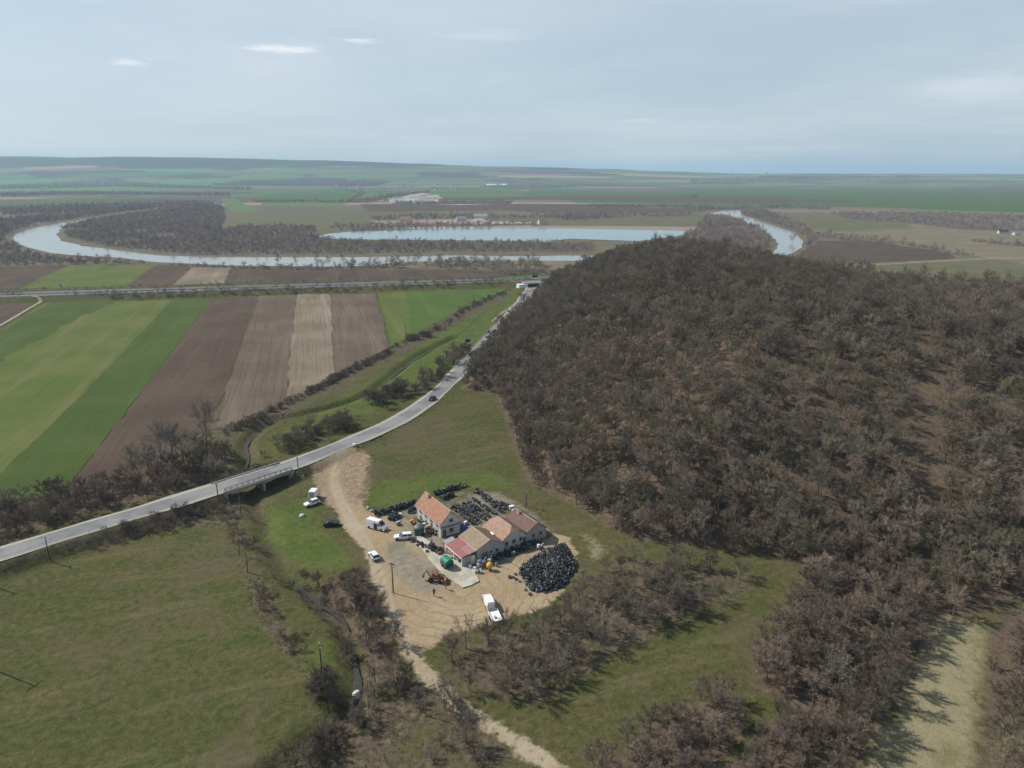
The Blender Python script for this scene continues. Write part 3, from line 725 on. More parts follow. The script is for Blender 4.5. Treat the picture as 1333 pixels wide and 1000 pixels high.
kind('far_slim', 2, m_bark, m_twig_f, h=15, cr=2.8, base=.2, nl=9, ns=5, nt=7, tl=2.0, tw=.15, upright=.9)
kind('yellow_tree', 1, m_bark, m_bud, h=10, cr=5, base=.1, nl=10, ns=6, nt=10, tl=1.6, tw=.2)

# ------------------------------------------------------------------ instancing for woods that read as one mass
def scatter_group():
    ng = bpy.data.node_groups.new('wood_scatter', 'GeometryNodeTree')
    ng.interface.new_socket('Geometry', in_out='INPUT', socket_type='NodeSocketGeometry')
    ng.interface.new_socket('Geometry', in_out='OUTPUT', socket_type='NodeSocketGeometry')
    N = ng.nodes; L = ng.links
    gi = N.new('NodeGroupInput'); go = N.new('NodeGroupOutput'); ip = N.new('GeometryNodeInstanceOnPoints'); ci = N.new('GeometryNodeCollectionInfo')
    def na(nm, t):
        x = N.new('GeometryNodeInputNamedAttribute'); x.data_type = t; x.inputs['Name'].default_value = nm; return x.outputs['Attribute']
    er = N.new('FunctionNodeEulerToRotation')
    ci.inputs['Separate Children'].default_value = True; ci.inputs['Reset Children'].default_value = True
    L.new(gi.outputs[0], ip.inputs['Points']); L.new(ci.outputs[0], ip.inputs['Instance']); ip.inputs['Pick Instance'].default_value = True
    L.new(na('kind', 'INT'), ip.inputs['Instance Index']); L.new(na('turn', 'FLOAT_VECTOR'), er.inputs[0]); L.new(er.outputs[0], ip.inputs['Rotation'])
    L.new(na('size', 'FLOAT_VECTOR'), ip.inputs['Scale']); L.new(ip.outputs[0], go.inputs[0])
    return ng, ci
def scatter(name, meshes, pts, turn, size, kinds, label, cat):
    cl = bpy.data.collections.new(name + '_sources')
    for k, m in enumerate(meshes):
        o = bpy.data.objects.new('%s_source_%03d' % (name, k), m); cl.objects.link(o)
    ng, ci = scatter_group(); ci.inputs['Collection'].default_value = cl
    me = bpy.data.meshes.new(name); n = len(pts); me.vertices.add(n)
    me.vertices.foreach_set('co', np.asarray(pts, np.float32).ravel())
    a = me.attributes.new('kind', 'INT', 'POINT'); a.data.foreach_set('value', np.asarray(kinds, np.int32))
    a = me.attributes.new('turn', 'FLOAT_VECTOR', 'POINT'); a.data.foreach_set('vector', np.asarray(turn, np.float32).ravel())
    a = me.attributes.new('size', 'FLOAT_VECTOR', 'POINT'); a.data.foreach_set('vector', np.asarray(size, np.float32).ravel())
    me.update(); o = new_obj(name, me); md = o.modifiers.new('scatter', 'NODES'); md.node_group = ng
    return tag(o, label, cat, kind='stuff')

def grid_pts(poly, sp, jit=.5):
    xs = [p[0] for p in poly]; ys = [p[1] for p in poly]
    X, Y = np.meshgrid(np.arange(min(xs), max(xs), sp), np.arange(min(ys), max(ys), sp)); X = X.ravel(); Y = Y.ravel()
    X = X + nr.uniform(-jit, jit, X.shape) * sp; Y = Y + nr.uniform(-jit, jit, Y.shape) * sp
    m = inside(X, Y, poly); return X[m], Y[m]

# stands: (key, polygon, spacing, kinds with weights, size range, keep)
stands = []      # rows: x, y, kind, size, stand key
def stand(key, poly, sp, mix, lo, hi, keep=None, pts=None):
    if pts is None: x, y = grid_pts(poly, sp)
    else: x, y = pts
    if keep is not None:
        k = keep(x, y); m = nr.random(len(x)) < k; x, y = x[m], y[m]
    names = list(mix); pw = np.array([mix[n] for n in names], float); pw /= pw.sum()
    ch = nr.choice(len(names), len(x), p=pw); sz = nr.uniform(lo, hi, len(x))
    for a, b, c, d in zip(x, y, ch, sz): stands.append((a, b, names[c], d, key))

glade = P([(1178, 468), (1196, 500), (1210, 560), (1225, 620), (1232, 700)], 22)
def hill_keep(x, y):
    d = sdist(x, y, hill); px, py, dep = proj(x, y, hill_h(x, y)[0])
    k = np.where(d > .5, 1.0, 0.0)
    sparse = sstep(26, 60, d) * sstep(250, 175, y) * sstep(20, 60, x) * .72
    k *= 1 - sparse * (.55 + .45 * vnoise(x, y, 18, 12))
    g_, _ = seg_dist(x, y, glade, False); k *= 1 - .85 * sstep(4.5, 2, g_)
    k *= np.where(np.hypot(x - 9, y - 190) < 6, .25, 1)
    return k
stand('hillside', hill, 3.75, {'bare_tree': 4, 'round_tree': 4.2, 'slim_tree': .8, 'olive_tree': 1.6, 'russet_tree': .9}, .65, 1.22,
      lambda x, y: hill_keep(x, y) * (1 - .8 * sstep(120, 200, x) * sstep(330, 200, y)))
stand('tallwood', hill, 4.0, {'slim_tree': 5, 'bare_tree': 3, 'olive_tree': .8}, .75, 1.12, lambda x, y: hill_keep(x, y) * .82 * sstep(110, 190, x) * sstep(340, 210, y))
stand('hillfoot', hill, 3.6, {'bush': 3, 'thicket_tree': 3, 'olive_tree': 1}, .6, 1.0, lambda x, y: (sdist(x, y, hill) > .3) * sstep(24, 5, sdist(x, y, hill)) * .9 * (y < 600))
stand('thicket', T_A, 3.3, {'thicket_tree': 6, 'round_tree': 1.2, 'russet_tree': .6}, .55, 1.25)
stand('thicket_b', T_B, 3.1, {'thicket_tree': 6, 'russet_tree': .25, 'bush': 1}, .55, 1.05)
stand('thicket_c', T_C, 3.3, {'thicket_tree': 6, 'round_tree': .8, 'bush': 1}, .55, 1.15)
stand('copse', T_D, 3.4, {'orchard_tree': 5, 'thicket_tree': 1.6, 'bush': 1, 'olive_tree': .6}, .5, .98, lambda x, y: np.where(vnoise(x, y, 11, 21) > -.45, .92, .5))
stand('strip_edge', T_E, 3.7, {'thicket_tree': 4, 'olive_tree': 1, 'bush': 2}, .7, 1.1, lambda x, y: np.where(vnoise(x, y, 12, 22) > -.3, .95, .35))
stand('strip_head', T_I, 4.6, {'olive_tree': 3, 'bare_tree': 3}, .8, 1.1)
stand('streamside', T_F, 3.4, {'thicket_tree': 4, 'bush': 3, 'orchard_tree': 1}, .5, .82)
stand('rough', T_G, 3.7, {'snag_tree': 2.6, 'bush': 4.5, 'thicket_tree': .8}, .5, .85, lambda x, y: np.where(vnoise(x, y, 9, 23) > -.15, .75, .3) * (seg_dist(x, y, track, False)[0] > 4.2))
stand('roadside', T_H, 3.0, {'bush': 4, 'thicket_tree': 3.5, 'orchard_tree': .8}, .62, 1.0, lambda x, y: (seg_dist(x, y, road_xy, False)[0] > 5.0) * .95)
def near_line(key, line_px, wd, n, mix, lo, hi, z=0):
    L = resample(P(line_px, z), .25); idx = nr.integers(0, len(L), n)
    x = np.array([L[i][0] for i in idx]) + nr.normal(0, wd, n); y = np.array([L[i][1] for i in idx]) + nr.normal(0, wd, n)
    stand(key, None, 0, mix, lo, hi, lambda a, b: (seg_dist(a, b, road_xy, False)[0] > 4.6) * 1.0, (x, y))
near_line('field_hedge', [(285, 568), (330, 548), (372, 527), (410, 508), (440, 492), (508, 459)], 1.1, 150, {'bush': 1}, .45, .8)
near_line('field_hedge', [(508, 457), (540, 442), (572, 428), (610, 402), (660, 380)], 1.8, 110, {'bush': 1}, .45, .85)
near_line('verge', [(540, 512), (566, 490), (588, 470), (600, 458)], 2.6, 60, {'bush': 2, 'thicket_tree': 1}, .65, 1.05)
near_line('verge', [(488, 526), (506, 518), (520, 512)], 2.6, 34, {'bush': 2, 'thicket_tree': 1.2}, .7, 1.1)
near_line('verge', [(368, 588), (395, 574), (425, 562), (450, 550)], 2.8, 60, {'bush': 3, 'thicket_tree': 1.4, 'orchard_tree': .8}, .6, .95)
near_line('verge', [(530, 443), (548, 440), (558, 437)], 1.6, 12, {'bush': 1}, .7, 1.1)
near_line('roadbank', [(120, 706), (190, 690), (250, 674), (310, 668)], 2.2, 90, {'bush': 1}, .3, .65)
near_line('roadbank', [(310, 690), (318, 720), (330, 745)], 1.6, 9, {'bush': 1, 'snag_tree': 1}, .5, .9)
near_line('bigbush', [(408, 905), (423, 900), (436, 915)], 1.2, 9, {'thicket_tree': 1, 'bush': 1}, .75, .95)
near_line('bigbush', [(455, 760), (470, 770), (482, 800)], 1.6, 6, {'thicket_tree': 1}, .6, .8)
near_line('trackside', [(585, 905), (598, 925), (590, 940)], 1.2, 6, {'orchard_tree': 1, 'bush': 1}, .6, .85)
near_line('streambed', [(445, 806), (462, 838), (464, 866)], 1.3, 12, {'bush': 2, 'thicket_tree': 1}, .6, 1.0)
near_line('streambed', [(462, 925), (440, 955), (410, 972), (375, 995)], 1.6, 26, {'bush': 3, 'thicket_tree': 1}, .45, .85)
near_line('streambed', [(478, 880), (470, 925), (452, 950)], 1.3, 12, {'bush': 2, 'snag_tree': 1}, .45, .8)
near_line('streambed', [(374, 748), (398, 766), (425, 786), (450, 803)], 1.5, 30, {'bush': 1}, .3, .6)
near_line('reedbed', [(338, 765), (362, 805), (384, 840), (396, 862)], 1.2, 26, {'bush': 1}, .25, .45)
near_line('bushrow', [(495, 905), (520, 895), (535, 905)], 1.4, 7, {'thicket_tree': 1, 'bush': 1}, .5, .75)

# the row of tall bare trees between road and field, and other lone trees
lone = [((176, 628), 'tall_tree', .72, 'tall bare tree behind the road, leftmost of the row'), ((196, 622), 'tall_tree', .62, 'slender bare tree second from left in the row behind the road'),
        ((213, 618), 'tall_tree', 1.0, 'tall bare multi limbed tree in the middle of the row behind the road'), ((226, 614), 'tall_tree', .92, 'tall bare tree just right of the middle of the row behind the road'),
        ((240, 606), 'tall_tree', .7, 'bare tree before the brown ploughed field left of the tallest one'), ((258, 598), 'tall_tree', .55, 'short bare tree beside the tallest one behind the road'),
        ((271, 596), 'tall_tree', 1.15, 'tallest bare tree by the stream near the bridge'),
        ((619, 347), 'far_slim', .95, 'lone tall bare tree on the near river bank above the motorway'), ((700, 352), 'far_slim', .9, 'tall pale bare tree beside the underpass by the hill'),
        ((1112, 352), 'far_slim', .8, 'lone poplar standing behind the wooded ridge on the right'), ((1287, 322), 'far_slim', .55, 'small lone tree in the dry fields on the far right'), ((1243, 330), 'far_slim', .5, 'lone small tree by the field path on the far right'),
        ((313, 668), 'snag_tree', .9, 'bent dark bare tree below the bridge'), ((322, 745), 'snag_tree', .95, 'crooked bare tree over the reed bed in the meadow'),
        ((270, 303), 'yellow_tree', 1.2, 'yellow green budding tree among the grey river wood'), ((1032, 316), 'far_tree', 1.2, 'pale bushy tree at the right bank of the far river reach')]

# ------------------------------------------------------------------ sort the stands into single trees and woods
rows = stands
xs = np.array([r[0] for r in rows]); ys = np.array([r[1] for r in rows]); zs = ground_h(xs, ys)
d_cr, _ = seg_dist(xs, ys, creek, False); d_rd, _ = seg_dist(xs, ys, road_xy, False)
in_yard = sdist(xs, ys, yard) > -1.0
pxs, pys, dep = proj(xs, ys, zs + 3)
keepm = (d_cr > .9) & (d_rd > 4.2) & (~in_yard) & (dep > 30)
vis = (pxs > -20) & (pxs < 1353) & (pys > 200) & (pys < 1030)
is_bush = np.array([r[2] == 'bush' for r in rows])
rank = np.array([r[3] for r in rows]) * np.array([{'bush': 3.2, 'thicket_tree': 6.5}.get(r[2], 9.0) for r in rows]) / dep
single = np.zeros(len(rows), bool)
for flag, quota in ((False, 296), (True, 270)):
    idx = np.where(keepm & vis & (is_bush == flag))[0]; idx = idx[np.argsort(-rank[idx])][:quota]; single[idx] = True

LOOK = {'bare_tree': 'bare grey brown tree', 'round_tree': 'round crowned bare tree', 'slim_tree': 'slim tall bare tree', 'olive_tree': 'olive tinged bare tree', 'russet_tree': 'tree holding orange brown dead leaves',
        'thicket_tree': 'low branching purple brown tree', 'bush': 'bare brown bush', 'orchard_tree': 'spreading grey bare tree', 'snag_tree': 'gaunt sparse grey tree'}
PLACE = {'hillside': 'on the wooded hill', 'tallwood': 'in the tall wood on the right of the hill', 'hillfoot': 'at the foot of the wooded hill', 'thicket': 'in the large thicket between the two clearings',
         'thicket_b': 'in the reddish thicket at the bottom right', 'thicket_c': 'in the thicket at the bottom below the green clearing', 'copse': 'in the copse between yard and green clearing',
         'strip_edge': 'right of the straw coloured strip', 'strip_head': 'at the head of the straw coloured strip', 'streamside': 'in the streamside thicket left of the track', 'rough': 'on the rough ground left of the track at the bottom',
         'roadside': 'in the strip between road and ploughed fields', 'field_hedge': 'in the hedge along the field ends', 'verge': 'on the verge between stream and road', 'roadbank': 'on the bank below the road',
         'bigbush': 'in the dark clump by the stream pool', 'trackside': 'beside the lower dirt track', 'streambed': 'along the stream below the yard', 'reedbed': 'in the brown reed bed across the meadow', 'bushrow': 'in the clump left of the lower track'}
NAME = {'bush': 'bush', 'thicket_tree': 'thicket_tree', 'russet_tree': 'russet_tree'}
PROTO = {}
def plant(kd, var, loc, rz, sc, label, group, cat=None):
    key = (kd, var); nm = NAME.get(kd, 'bare_tree')
    tm, cm, _ = KINDS[kd][var]
    r_ = thing(nm, label, cat or ('bush' if kd == 'bush' else 'tree'), loc, rz, group); r_.scale = sc
    if key not in PROTO:
        a = new_obj('trunk', tm, r_); b = new_obj('crown', cm, r_); PROTO[key] = (a, b)
    else:
        for o in PROTO[key]:
            c = o.copy(); COL.objects.link(c); c.parent = r_
    return r_
for i in np.where(single)[0]:
    x, y, kd, s, key = rows[i]; v = int(nr.integers(len(KINDS[kd]))); w = s * nr.uniform(.88, 1.14)
    plant(kd, v, (x, y, zs[i] - .1), nr.uniform(0, 6.28), (w, w, s), LOOK[kd] + ' ' + PLACE[key], LOOK[kd] + 's ' + PLACE[key])
for k, ((px, py), kd, s, lab) in enumerate(lone):
    x, y, z = at_g(px, py); plant(kd, k % len(KINDS[kd]), (x, y, z - .1), k * 1.7, (s, s, s), lab, None)

def wood(name, sel, label, cat='wood'):
    idx = np.where(sel)[0]
    if len(idx) == 0: return
    names = sorted({rows[i][2] for i in idx}); off = {}; ms = []
    for n in names: off[n] = len(ms); ms += [k[2] for k in KINDS[n]]
    kd = [off[rows[i][2]] + int(nr.integers(len(KINDS[rows[i][2]]))) for i in idx]; s = np.array([rows[i][3] for i in idx]); w = s * nr.uniform(.88, 1.14, len(s))
    n = len(idx); turn = np.stack([nr.normal(0, .05, n), nr.normal(0, .05, n), nr.uniform(0, 6.28, n)], 1)
    scatter(name, ms, np.stack([xs[idx], ys[idx], zs[idx] - .1], 1), turn, np.stack([w, w, s], 1), kd, label, cat)
rest = keepm & ~single
wood('forest', rest & ~is_bush, 'bare brown wood covering the hill beyond its nearest trees')
wood('undergrowth', rest & is_bush, 'bare brown undergrowth and hedges among the trees', 'undergrowth')

# dead stalks and tussocks in the rough places
m_tuft = twig_mat('dry_stalks', [(0, (.3, .25, .14)), (.35, (.16, .14, .07)), (.6, (.115, .115, .045)), (.8, (.085, .095, .03)), (1, (.26, .2, .12))])
def tuft_mesh(seed, n, h, w):
    r = random.Random(seed); V, Fc = [], []
    for _ in range(n):
        a = r.uniform(0, 6.28); q = r.uniform(0, .3); b = len(V); x, y = q * math.cos(a), q * math.sin(a); k = r.uniform(.5, 1.2) * h; l = r.uniform(.1, .5) * h; c = r.uniform(0, 6.28)
        V += [(x - w * math.cos(c), y - w * math.sin(c), -.03), (x + w * math.cos(c), y + w * math.sin(c), -.03), (x + l * math.cos(a), y + l * math.sin(a), k)]; Fc.append((b, b + 1, b + 2))
    return mesh_of('tussock', [(V, Fc)], [m_tuft])
TUFTS = [tuft_mesh(k, 22, .11 + .03 * k, .04) for k in range(4)]
gx_, gy_ = [], []
for poly, sp in ((T_G, 1.2), (T_D, 1.3), (under_road, 1.0), (diag_bed, .7)):
    a, b = grid_pts(poly, sp); k = nr.random(len(a)) < .55 + .45 * vnoise(a, b, 7, 41); gx_.append(a[k]); gy_.append(b[k])
tx, ty = np.concatenate(gx_), np.concatenate(gy_); ok = (sdist(tx, ty, yard) < -.8) & (seg_dist(tx, ty, track, False)[0] > 2.2) & (seg_dist(tx, ty, road_xy, False)[0] > 4.6) & (seg_dist(tx, ty, creek, False)[0] > 1.6)
tx, ty = tx[ok], ty[ok]; n = len(tx); ts = nr.uniform(.35, 1.0, n)
scatter('grass', TUFTS, np.stack([tx, ty, ground_h(tx, ty) - .03], 1), np.stack([np.zeros(n), np.zeros(n), nr.uniform(0, 6.28, n)], 1), np.stack([ts, ts, ts], 1), nr.integers(0, 4, n), 'dry stalks and grass tussocks in the rough strips and the copse', 'grass')

# far woods and river belts
m_floor = plain('woodland_floor', (.12, .1, .082), .95, var=.35, scale=.08)
def far_wood(name, label, parts):
    PX, KD, SZ = [], [], []
    names = ['far_tree', 'far_bush', 'far_slim']; off = {}; ms = []
    for n in names: off[n] = len(ms); ms += [k[2] for k in KINDS[n]]
    for poly, sp, mix, lo, hi, amp in parts:
        poly = poly if len(poly[0]) > 2 else P(poly); poly = [q[:2] for q in poly]; pl = wobble(poly, amp, max(25, sp * 12), 3) if amp else poly; x, y = grid_pts(pl, sp)
        if len(x) > 250 and max(q[1] for q in pl) < 4500: sheet('woodland_floor', pl,   .25 + .009 * len([o for o in bpy.data.objects if o.name.startswith('woodland_floor')]), m_floor, amp=0)
        k = vnoise(x, y, sp * 6, 31) > -.62; x, y = x[k], y[k]
        nm = list(mix); pw = np.array([mix[q] for q in nm], float); pw /= pw.sum(); ch = nr.choice(len(nm), len(x), p=pw)
        PX.append(np.stack([x, y, ground_h(x, y) - .2], 1)); KD += [off[nm[c]] + int(nr.integers(len(KINDS[nm[c]]))) for c in ch]; SZ.append(nr.uniform(lo, hi, len(x)))
    p = np.concatenate(PX); s = np.concatenate(SZ); n = len(p)
    return scatter(name, ms, p, np.stack([np.zeros(n), np.zeros(n), nr.uniform(0, 6.28, n)], 1), np.stack([s * 1.1, s * 1.1, s], 1), KD, label, 'wood')
M1 = {'far_tree': 4, 'far_bush': 3, 'far_slim': .4}; M2 = {'far_bush': 5, 'far_tree': 1}; M3 = {'far_slim': 1, 'far_bush': 2, 'far_tree': 1}
far_wood('river_wood', 'dense grey wood on the tongue of land inside the river loop', [
    ([(78, 299), (100, 290), (150, 282), (215, 273), (262, 270), (292, 272), (290, 292), (287, 322), (282, 332), (240, 331.5), (190, 326), (150, 323), (110, 315.5), (84, 310)], 5.8, M1, .35, .68, 5),
    ([(288, 300), (300, 297), (340, 294), (410, 297), (410, 308), (440, 314), (560, 316), (690, 317), (770, 319), (770, 328), (690, 327.5), (560, 328.5), (440, 331), (285, 331.5)], 6.2, M1, .4, .68, 4)])
far_wood('river_bank_trees', 'bare trees and scrub along the river banks', [
    ([(-60, 300), (0, 288), (60, 282), (110, 277), (190, 269), (215, 268), (115, 283), (80, 288), (44, 295), (18, 303), (0, 318), (-60, 330)], 8, M1, .6, 1.0, 5),
    ([(-60, 322), (14, 318), (40, 327), (66, 334), (105, 337.5), (150, 340.5), (200, 344.5), (120, 344), (60, 345), (-60, 348)], 6.5, M2, .5, .85, 3),
    ([(200, 344.2), (330, 348.5), (440, 349.6), (420, 352.5), (330, 351), (250, 348)], 5, M2, .3, .65, 2),
    ([(345, 348), (430, 347.5), (510, 344), (620, 343), (700, 344), (720, 350), (620, 351), (560, 350), (430, 351)], 6.2, M3, .45, .95, 3),
    ([(450, 301), (480, 297), (560, 295.5), (640, 294), (640, 297), (540, 299), (455, 302)], 8, M2, .4, .7, 3),
    ([(420, 296), (470, 293), (540, 291), (640, 292), (700, 291), (700, 294), (540, 296), (440, 300)], 9, M1, .4, .7, 3),
    ([(0, 272), (120, 268), (260, 264), (285, 268), (290, 276), (235, 271), (120, 277), (0, 283)], 12, M1, .8, 1.1, 5)])
far_wood('right_river_wood', 'grey wood along the far river reach behind the hill', [
    ([(885, 312), (905, 302), (922, 284), (940, 283), (962, 289), (988, 299), (1002, 309), (1004, 319), (985, 332), (960, 340), (880, 330)], 7, M1, .6, .95, 3),
    ([(966, 279), (972, 272), (1000, 278), (1040, 291), (1062, 306), (1066, 320), (1048, 323), (1050, 312), (1036, 302), (1002, 290)], 8, M1, .6, .95, 3),
    ([(1062, 304), (1110, 307), (1180, 316), (1235, 326), (1285, 334), (1270, 337), (1180, 322), (1066, 310)], 8, M2, .5, .9, 3),
    ([(1080, 279), (1180, 277), (1400, 283), (1400, 303), (1250, 299), (1180, 290), (1110, 286)], 8.5, {'far_bush': 4, 'far_tree': 2}, .5, .8, 4),
    ([(1265, 313), (1330, 319), (1420, 325), (1420, 327), (1330, 321.5), (1265, 315)], 6, M2, .5, .8, 2),
    ([(900, 272), (1000, 269.5), (1080, 271.5), (1080, 273), (1000, 271.5), (905, 274)], 9, M1, .6, .9, 2)])
far_wood('motorway_scrub', 'dark scrub along the motorway banks', [
    ([(80, 388), (150, 387), (330, 381), (440, 378), (560, 374), (690, 367.6), (690, 371), (560, 377), (440, 382), (330, 386), (150, 391)], 4.2, M2, .28, .6, 1.5),
    ([(-60, 385.5), (30, 387), (30, 390), (-60, 391)], 5, M2, .3, .6, 1),
    ([(0, 378), (300, 369.5), (560, 363.5), (690, 358), (690, 359.5), (560, 365.5), (300, 371.5), (0, 380)], 7, M2, .25, .5, 1),
    ([(640, 354), (690, 352), (720, 356), (690, 358), (650, 357.5)], 5, M2, .5, .9, 1)])
far_wood('plain_woods', 'dark far woods and hedges on the plain', [
    ([(-2050, 5000, 0), (-940, 4950, 0), (-900, 5500, 0), (-1500, 5750, 0), (-1900, 5500, 0)], 18, {'far_tree': 1}, 1.3, 1.9, 20),
    ([(330, 263.2), (480, 263.6), (480, 264.5), (330, 264)], 9, M1, .7, 1, 3), ([(440, 246.5), (474, 252), (456, 263), (452, 263), (468, 252)], 12, M1, .6, .9, 4),
    ([(470, 262), (505, 255), (560, 250), (560, 252), (508, 258), (480, 264)], 11, M1, .7, 1.1, 5), ([(510, 265), (660, 263), (668, 265.5), (520, 267)], 10, M1, .6, 1, 5),
    ([(480, 285), (560, 281), (640, 282), (760, 281), (760, 283), (640, 285.5), (560, 286), (490, 288)], 10, M1, .5, .9, 5), ([(700, 283), (760, 280), (800, 282), (900, 279.5), (900, 281), (800, 284), (740, 287)], 8, M1, .5, 1, 4),
    ([(0, 243), (150, 241), (330, 246), (330, 247.5), (150, 244), (0, 246.5)], 22, M1, 1, 1.5, 15), ([(0, 253), (120, 251), (300, 254), (300, 256), (120, 254), (0, 257)], 15, M1, .8, 1.3, 12),
    ([(760, 269.5), (930, 269.5), (930, 271), (760, 271)], 9, M1, .6, 1, 3), ([(880, 257), (910, 255.5), (900, 258)], 16, M1, .8, 1.2, 10), ([(620, 244), (700, 242), (760, 244), (700, 246)], 20, M1, .8, 1.2, 15),
    ([(1240, 247), (1333, 246), (1333, 247), (1240, 248)], 18, M1, .8, 1.2, 10), ([(900, 240), (1100, 238.5), (1333, 241), (1333, 242.3), (1100, 240), (900, 242)], 26, M1, 1, 1.6, 20)])
# ------------------------------------------------------------------ materials of made things
def wall_mat(name, c):
    m = NT(name); op = m.objpos(); n = m.noise(.9, 5, op, rough=.7); n2 = m.noise(3, 3, m.mapv(op, scale=(1, 1, .2)))
    cc = m.mix(m.step(n, .4, .75), c, tuple(k * .78 for k in c)); cc = m.mix(m.math('MULTIPLY', m.step(n2, .55, .8), .35), cc, (.3, .26, .2)); m.col(cc); m.rough(.9); return m.m
def tile_mat(name, c, dark, along='x'):
    m = NT(name); op = m.objpos(); x = m.add('ShaderNodeSeparateXYZ'); m.put(x.inputs[0], op)
    def saw(v, k): return m.math('FRACT', m.math('MULTIPLY', v, k))
    course = saw(x.outputs[1], 2.6); col_ = saw(x.outputs[0], 3.6)
    n = m.noise(1.1, 5, op, rough=.7); n2 = m.noise(9, 2, op)
    cc = m.mix(m.step(n, .35, .7), c, tuple(k * .7 for k in c)); cc = m.mix(m.math('MULTIPLY', m.step(n2, .5, .75), .5), cc, dark)
    cc = m.mix(m.math('MULTIPLY', m.step(course, .2, .0), .5), cc, dark); cc = m.mix(m.math('MULTIPLY', m.step(col_, .16, .0), .25), cc, dark)
    m.col(cc); m.rough(.85); m.bump(m.math('ADD', course, m.math('MULTIPLY', m.math('SINE', m.math('MULTIPLY', x.outputs[0], 22.6)), .3)), .6, .06); return m.m
def sheet_mat(name, c, wear):
    m = NT(name); op = m.objpos(); x = m.add('ShaderNodeSeparateXYZ'); m.put(x.inputs[0], op)
    n = m.noise(1.3, 5, op, rough=.7); cc = m.mix(m.step(n, .45, .75), c, wear); m.col(cc); m.rough(.6)
    m.bump(m.math('SINE', m.math('MULTIPLY', x.outputs[0], 28)), .5, .04); return m.m
M_WALL = wall_mat('white_render', (.56, .54, .5)); M_WALL2 = wall_mat('grey_render', (.4, .395, .39)); M_PINK = wall_mat('pinkish_render', (.56, .46, .42))
M_TERRA = tile_mat('terracotta_tiles', (.4, .22, .155), (.25, .125, .09)); M_TAN = tile_mat('tan_tiles', (.41, .275, .205), (.28, .18, .125)); M_TAN2 = tile_mat('weathered_tiles', (.34, .26, .19), (.22, .165, .12))
M_BROWN_SHADE = tile_mat('brown_and_shaded_tiles', (.2, .13, .105), (.12, .075, .06)); M_RED = sheet_mat('red_roof_sheet', (.33, .135, .125), (.29, .17, .15)); M_REDF = sheet_mat('faded_roof_sheet', (.33, .2, .185), (.4, .16, .14))  # the brown tile colour also serves as painted shade on sunless tan slopes
M_RIDGE = plain('ridge_mortar', (.45, .34, .27), .9); M_GLASS = plain('dark_glass', (.02, .024, .03), .12, var=.05, spec=.5); M_FRAME = plain('window_frame', (.4, .36, .32), .6)
M_WOOD = plain('weathered_wood', (.2, .15, .11), .9, var=.3); M_POLE = plain('tarred_pole', (.085, .07, .06), .9, var=.25, scale=1); M_CONC = plain('bridge_concrete', (.3, .29, .265), .9, var=.25, scale=.8)
M_DOOR = plain('door_wood', (.16, .1, .07), .7); M_STEEL = plain('dull_steel', (.3, .31, .32), .45, .7, var=.2); M_RUBBER = plain('rubber', (.018, .018, .019), .85, var=.3, scale=6)
M_WHITE = plain('white_paint', (.8, .8, .8), .3, var=.04, spec=.5); M_BLACK = plain('black_paint', (.02, .021, .024), .3, spec=.5); M_DARK = plain('dark_paint', (.045, .05, .06), .3, spec=.5)
M_GREYP = plain('grey_paint', (.3, .31, .33), .35, spec=.5); M_RUST = plain('rusty_orange', (.24, .095, .05), .8, var=.4, scale=2); M_GREEN = plain('green_sheet', (.015, .2, .125), .5, var=.25, scale=1.2)
M_DGREEN = plain('dark_green_paint', (.045, .075, .055), .55, var=.25); M_YELLOW = plain('yellow_paint', (.62, .38, .04), .5, var=.15); M_BEIGE = plain('beige_paint', (.55, .53, .38), .55, var=.15)
M_LAMP = plain('lamp_glass', (.6, .6, .58), .15, spec=.5); M_TAIL = plain('tail_lamp', (.3, .02, .02), .25, spec=.5); M_CHROME = plain('rim_metal', (.4, .4, .41), .35, .6); M_BLUE = plain('sign_blue', (.03, .07, .3), .5, var=.1)
M_PALLET = plain('pallet_wood', (.42, .34, .23), .9, var=.25); M_BLUETARP = plain('blue_tarp', (.06, .1, .26), .6); M_SKIN = plain('skin', (.42, .25, .17), .6, var=.06); M_CLOTH = plain('dark_cloth', (.03, .032, .04), .95); M_CLOTH2 = plain('blue_denim', (.04, .055, .1), .95); M_HAIR = plain('dark_hair', (.02, .015, .012), .8)

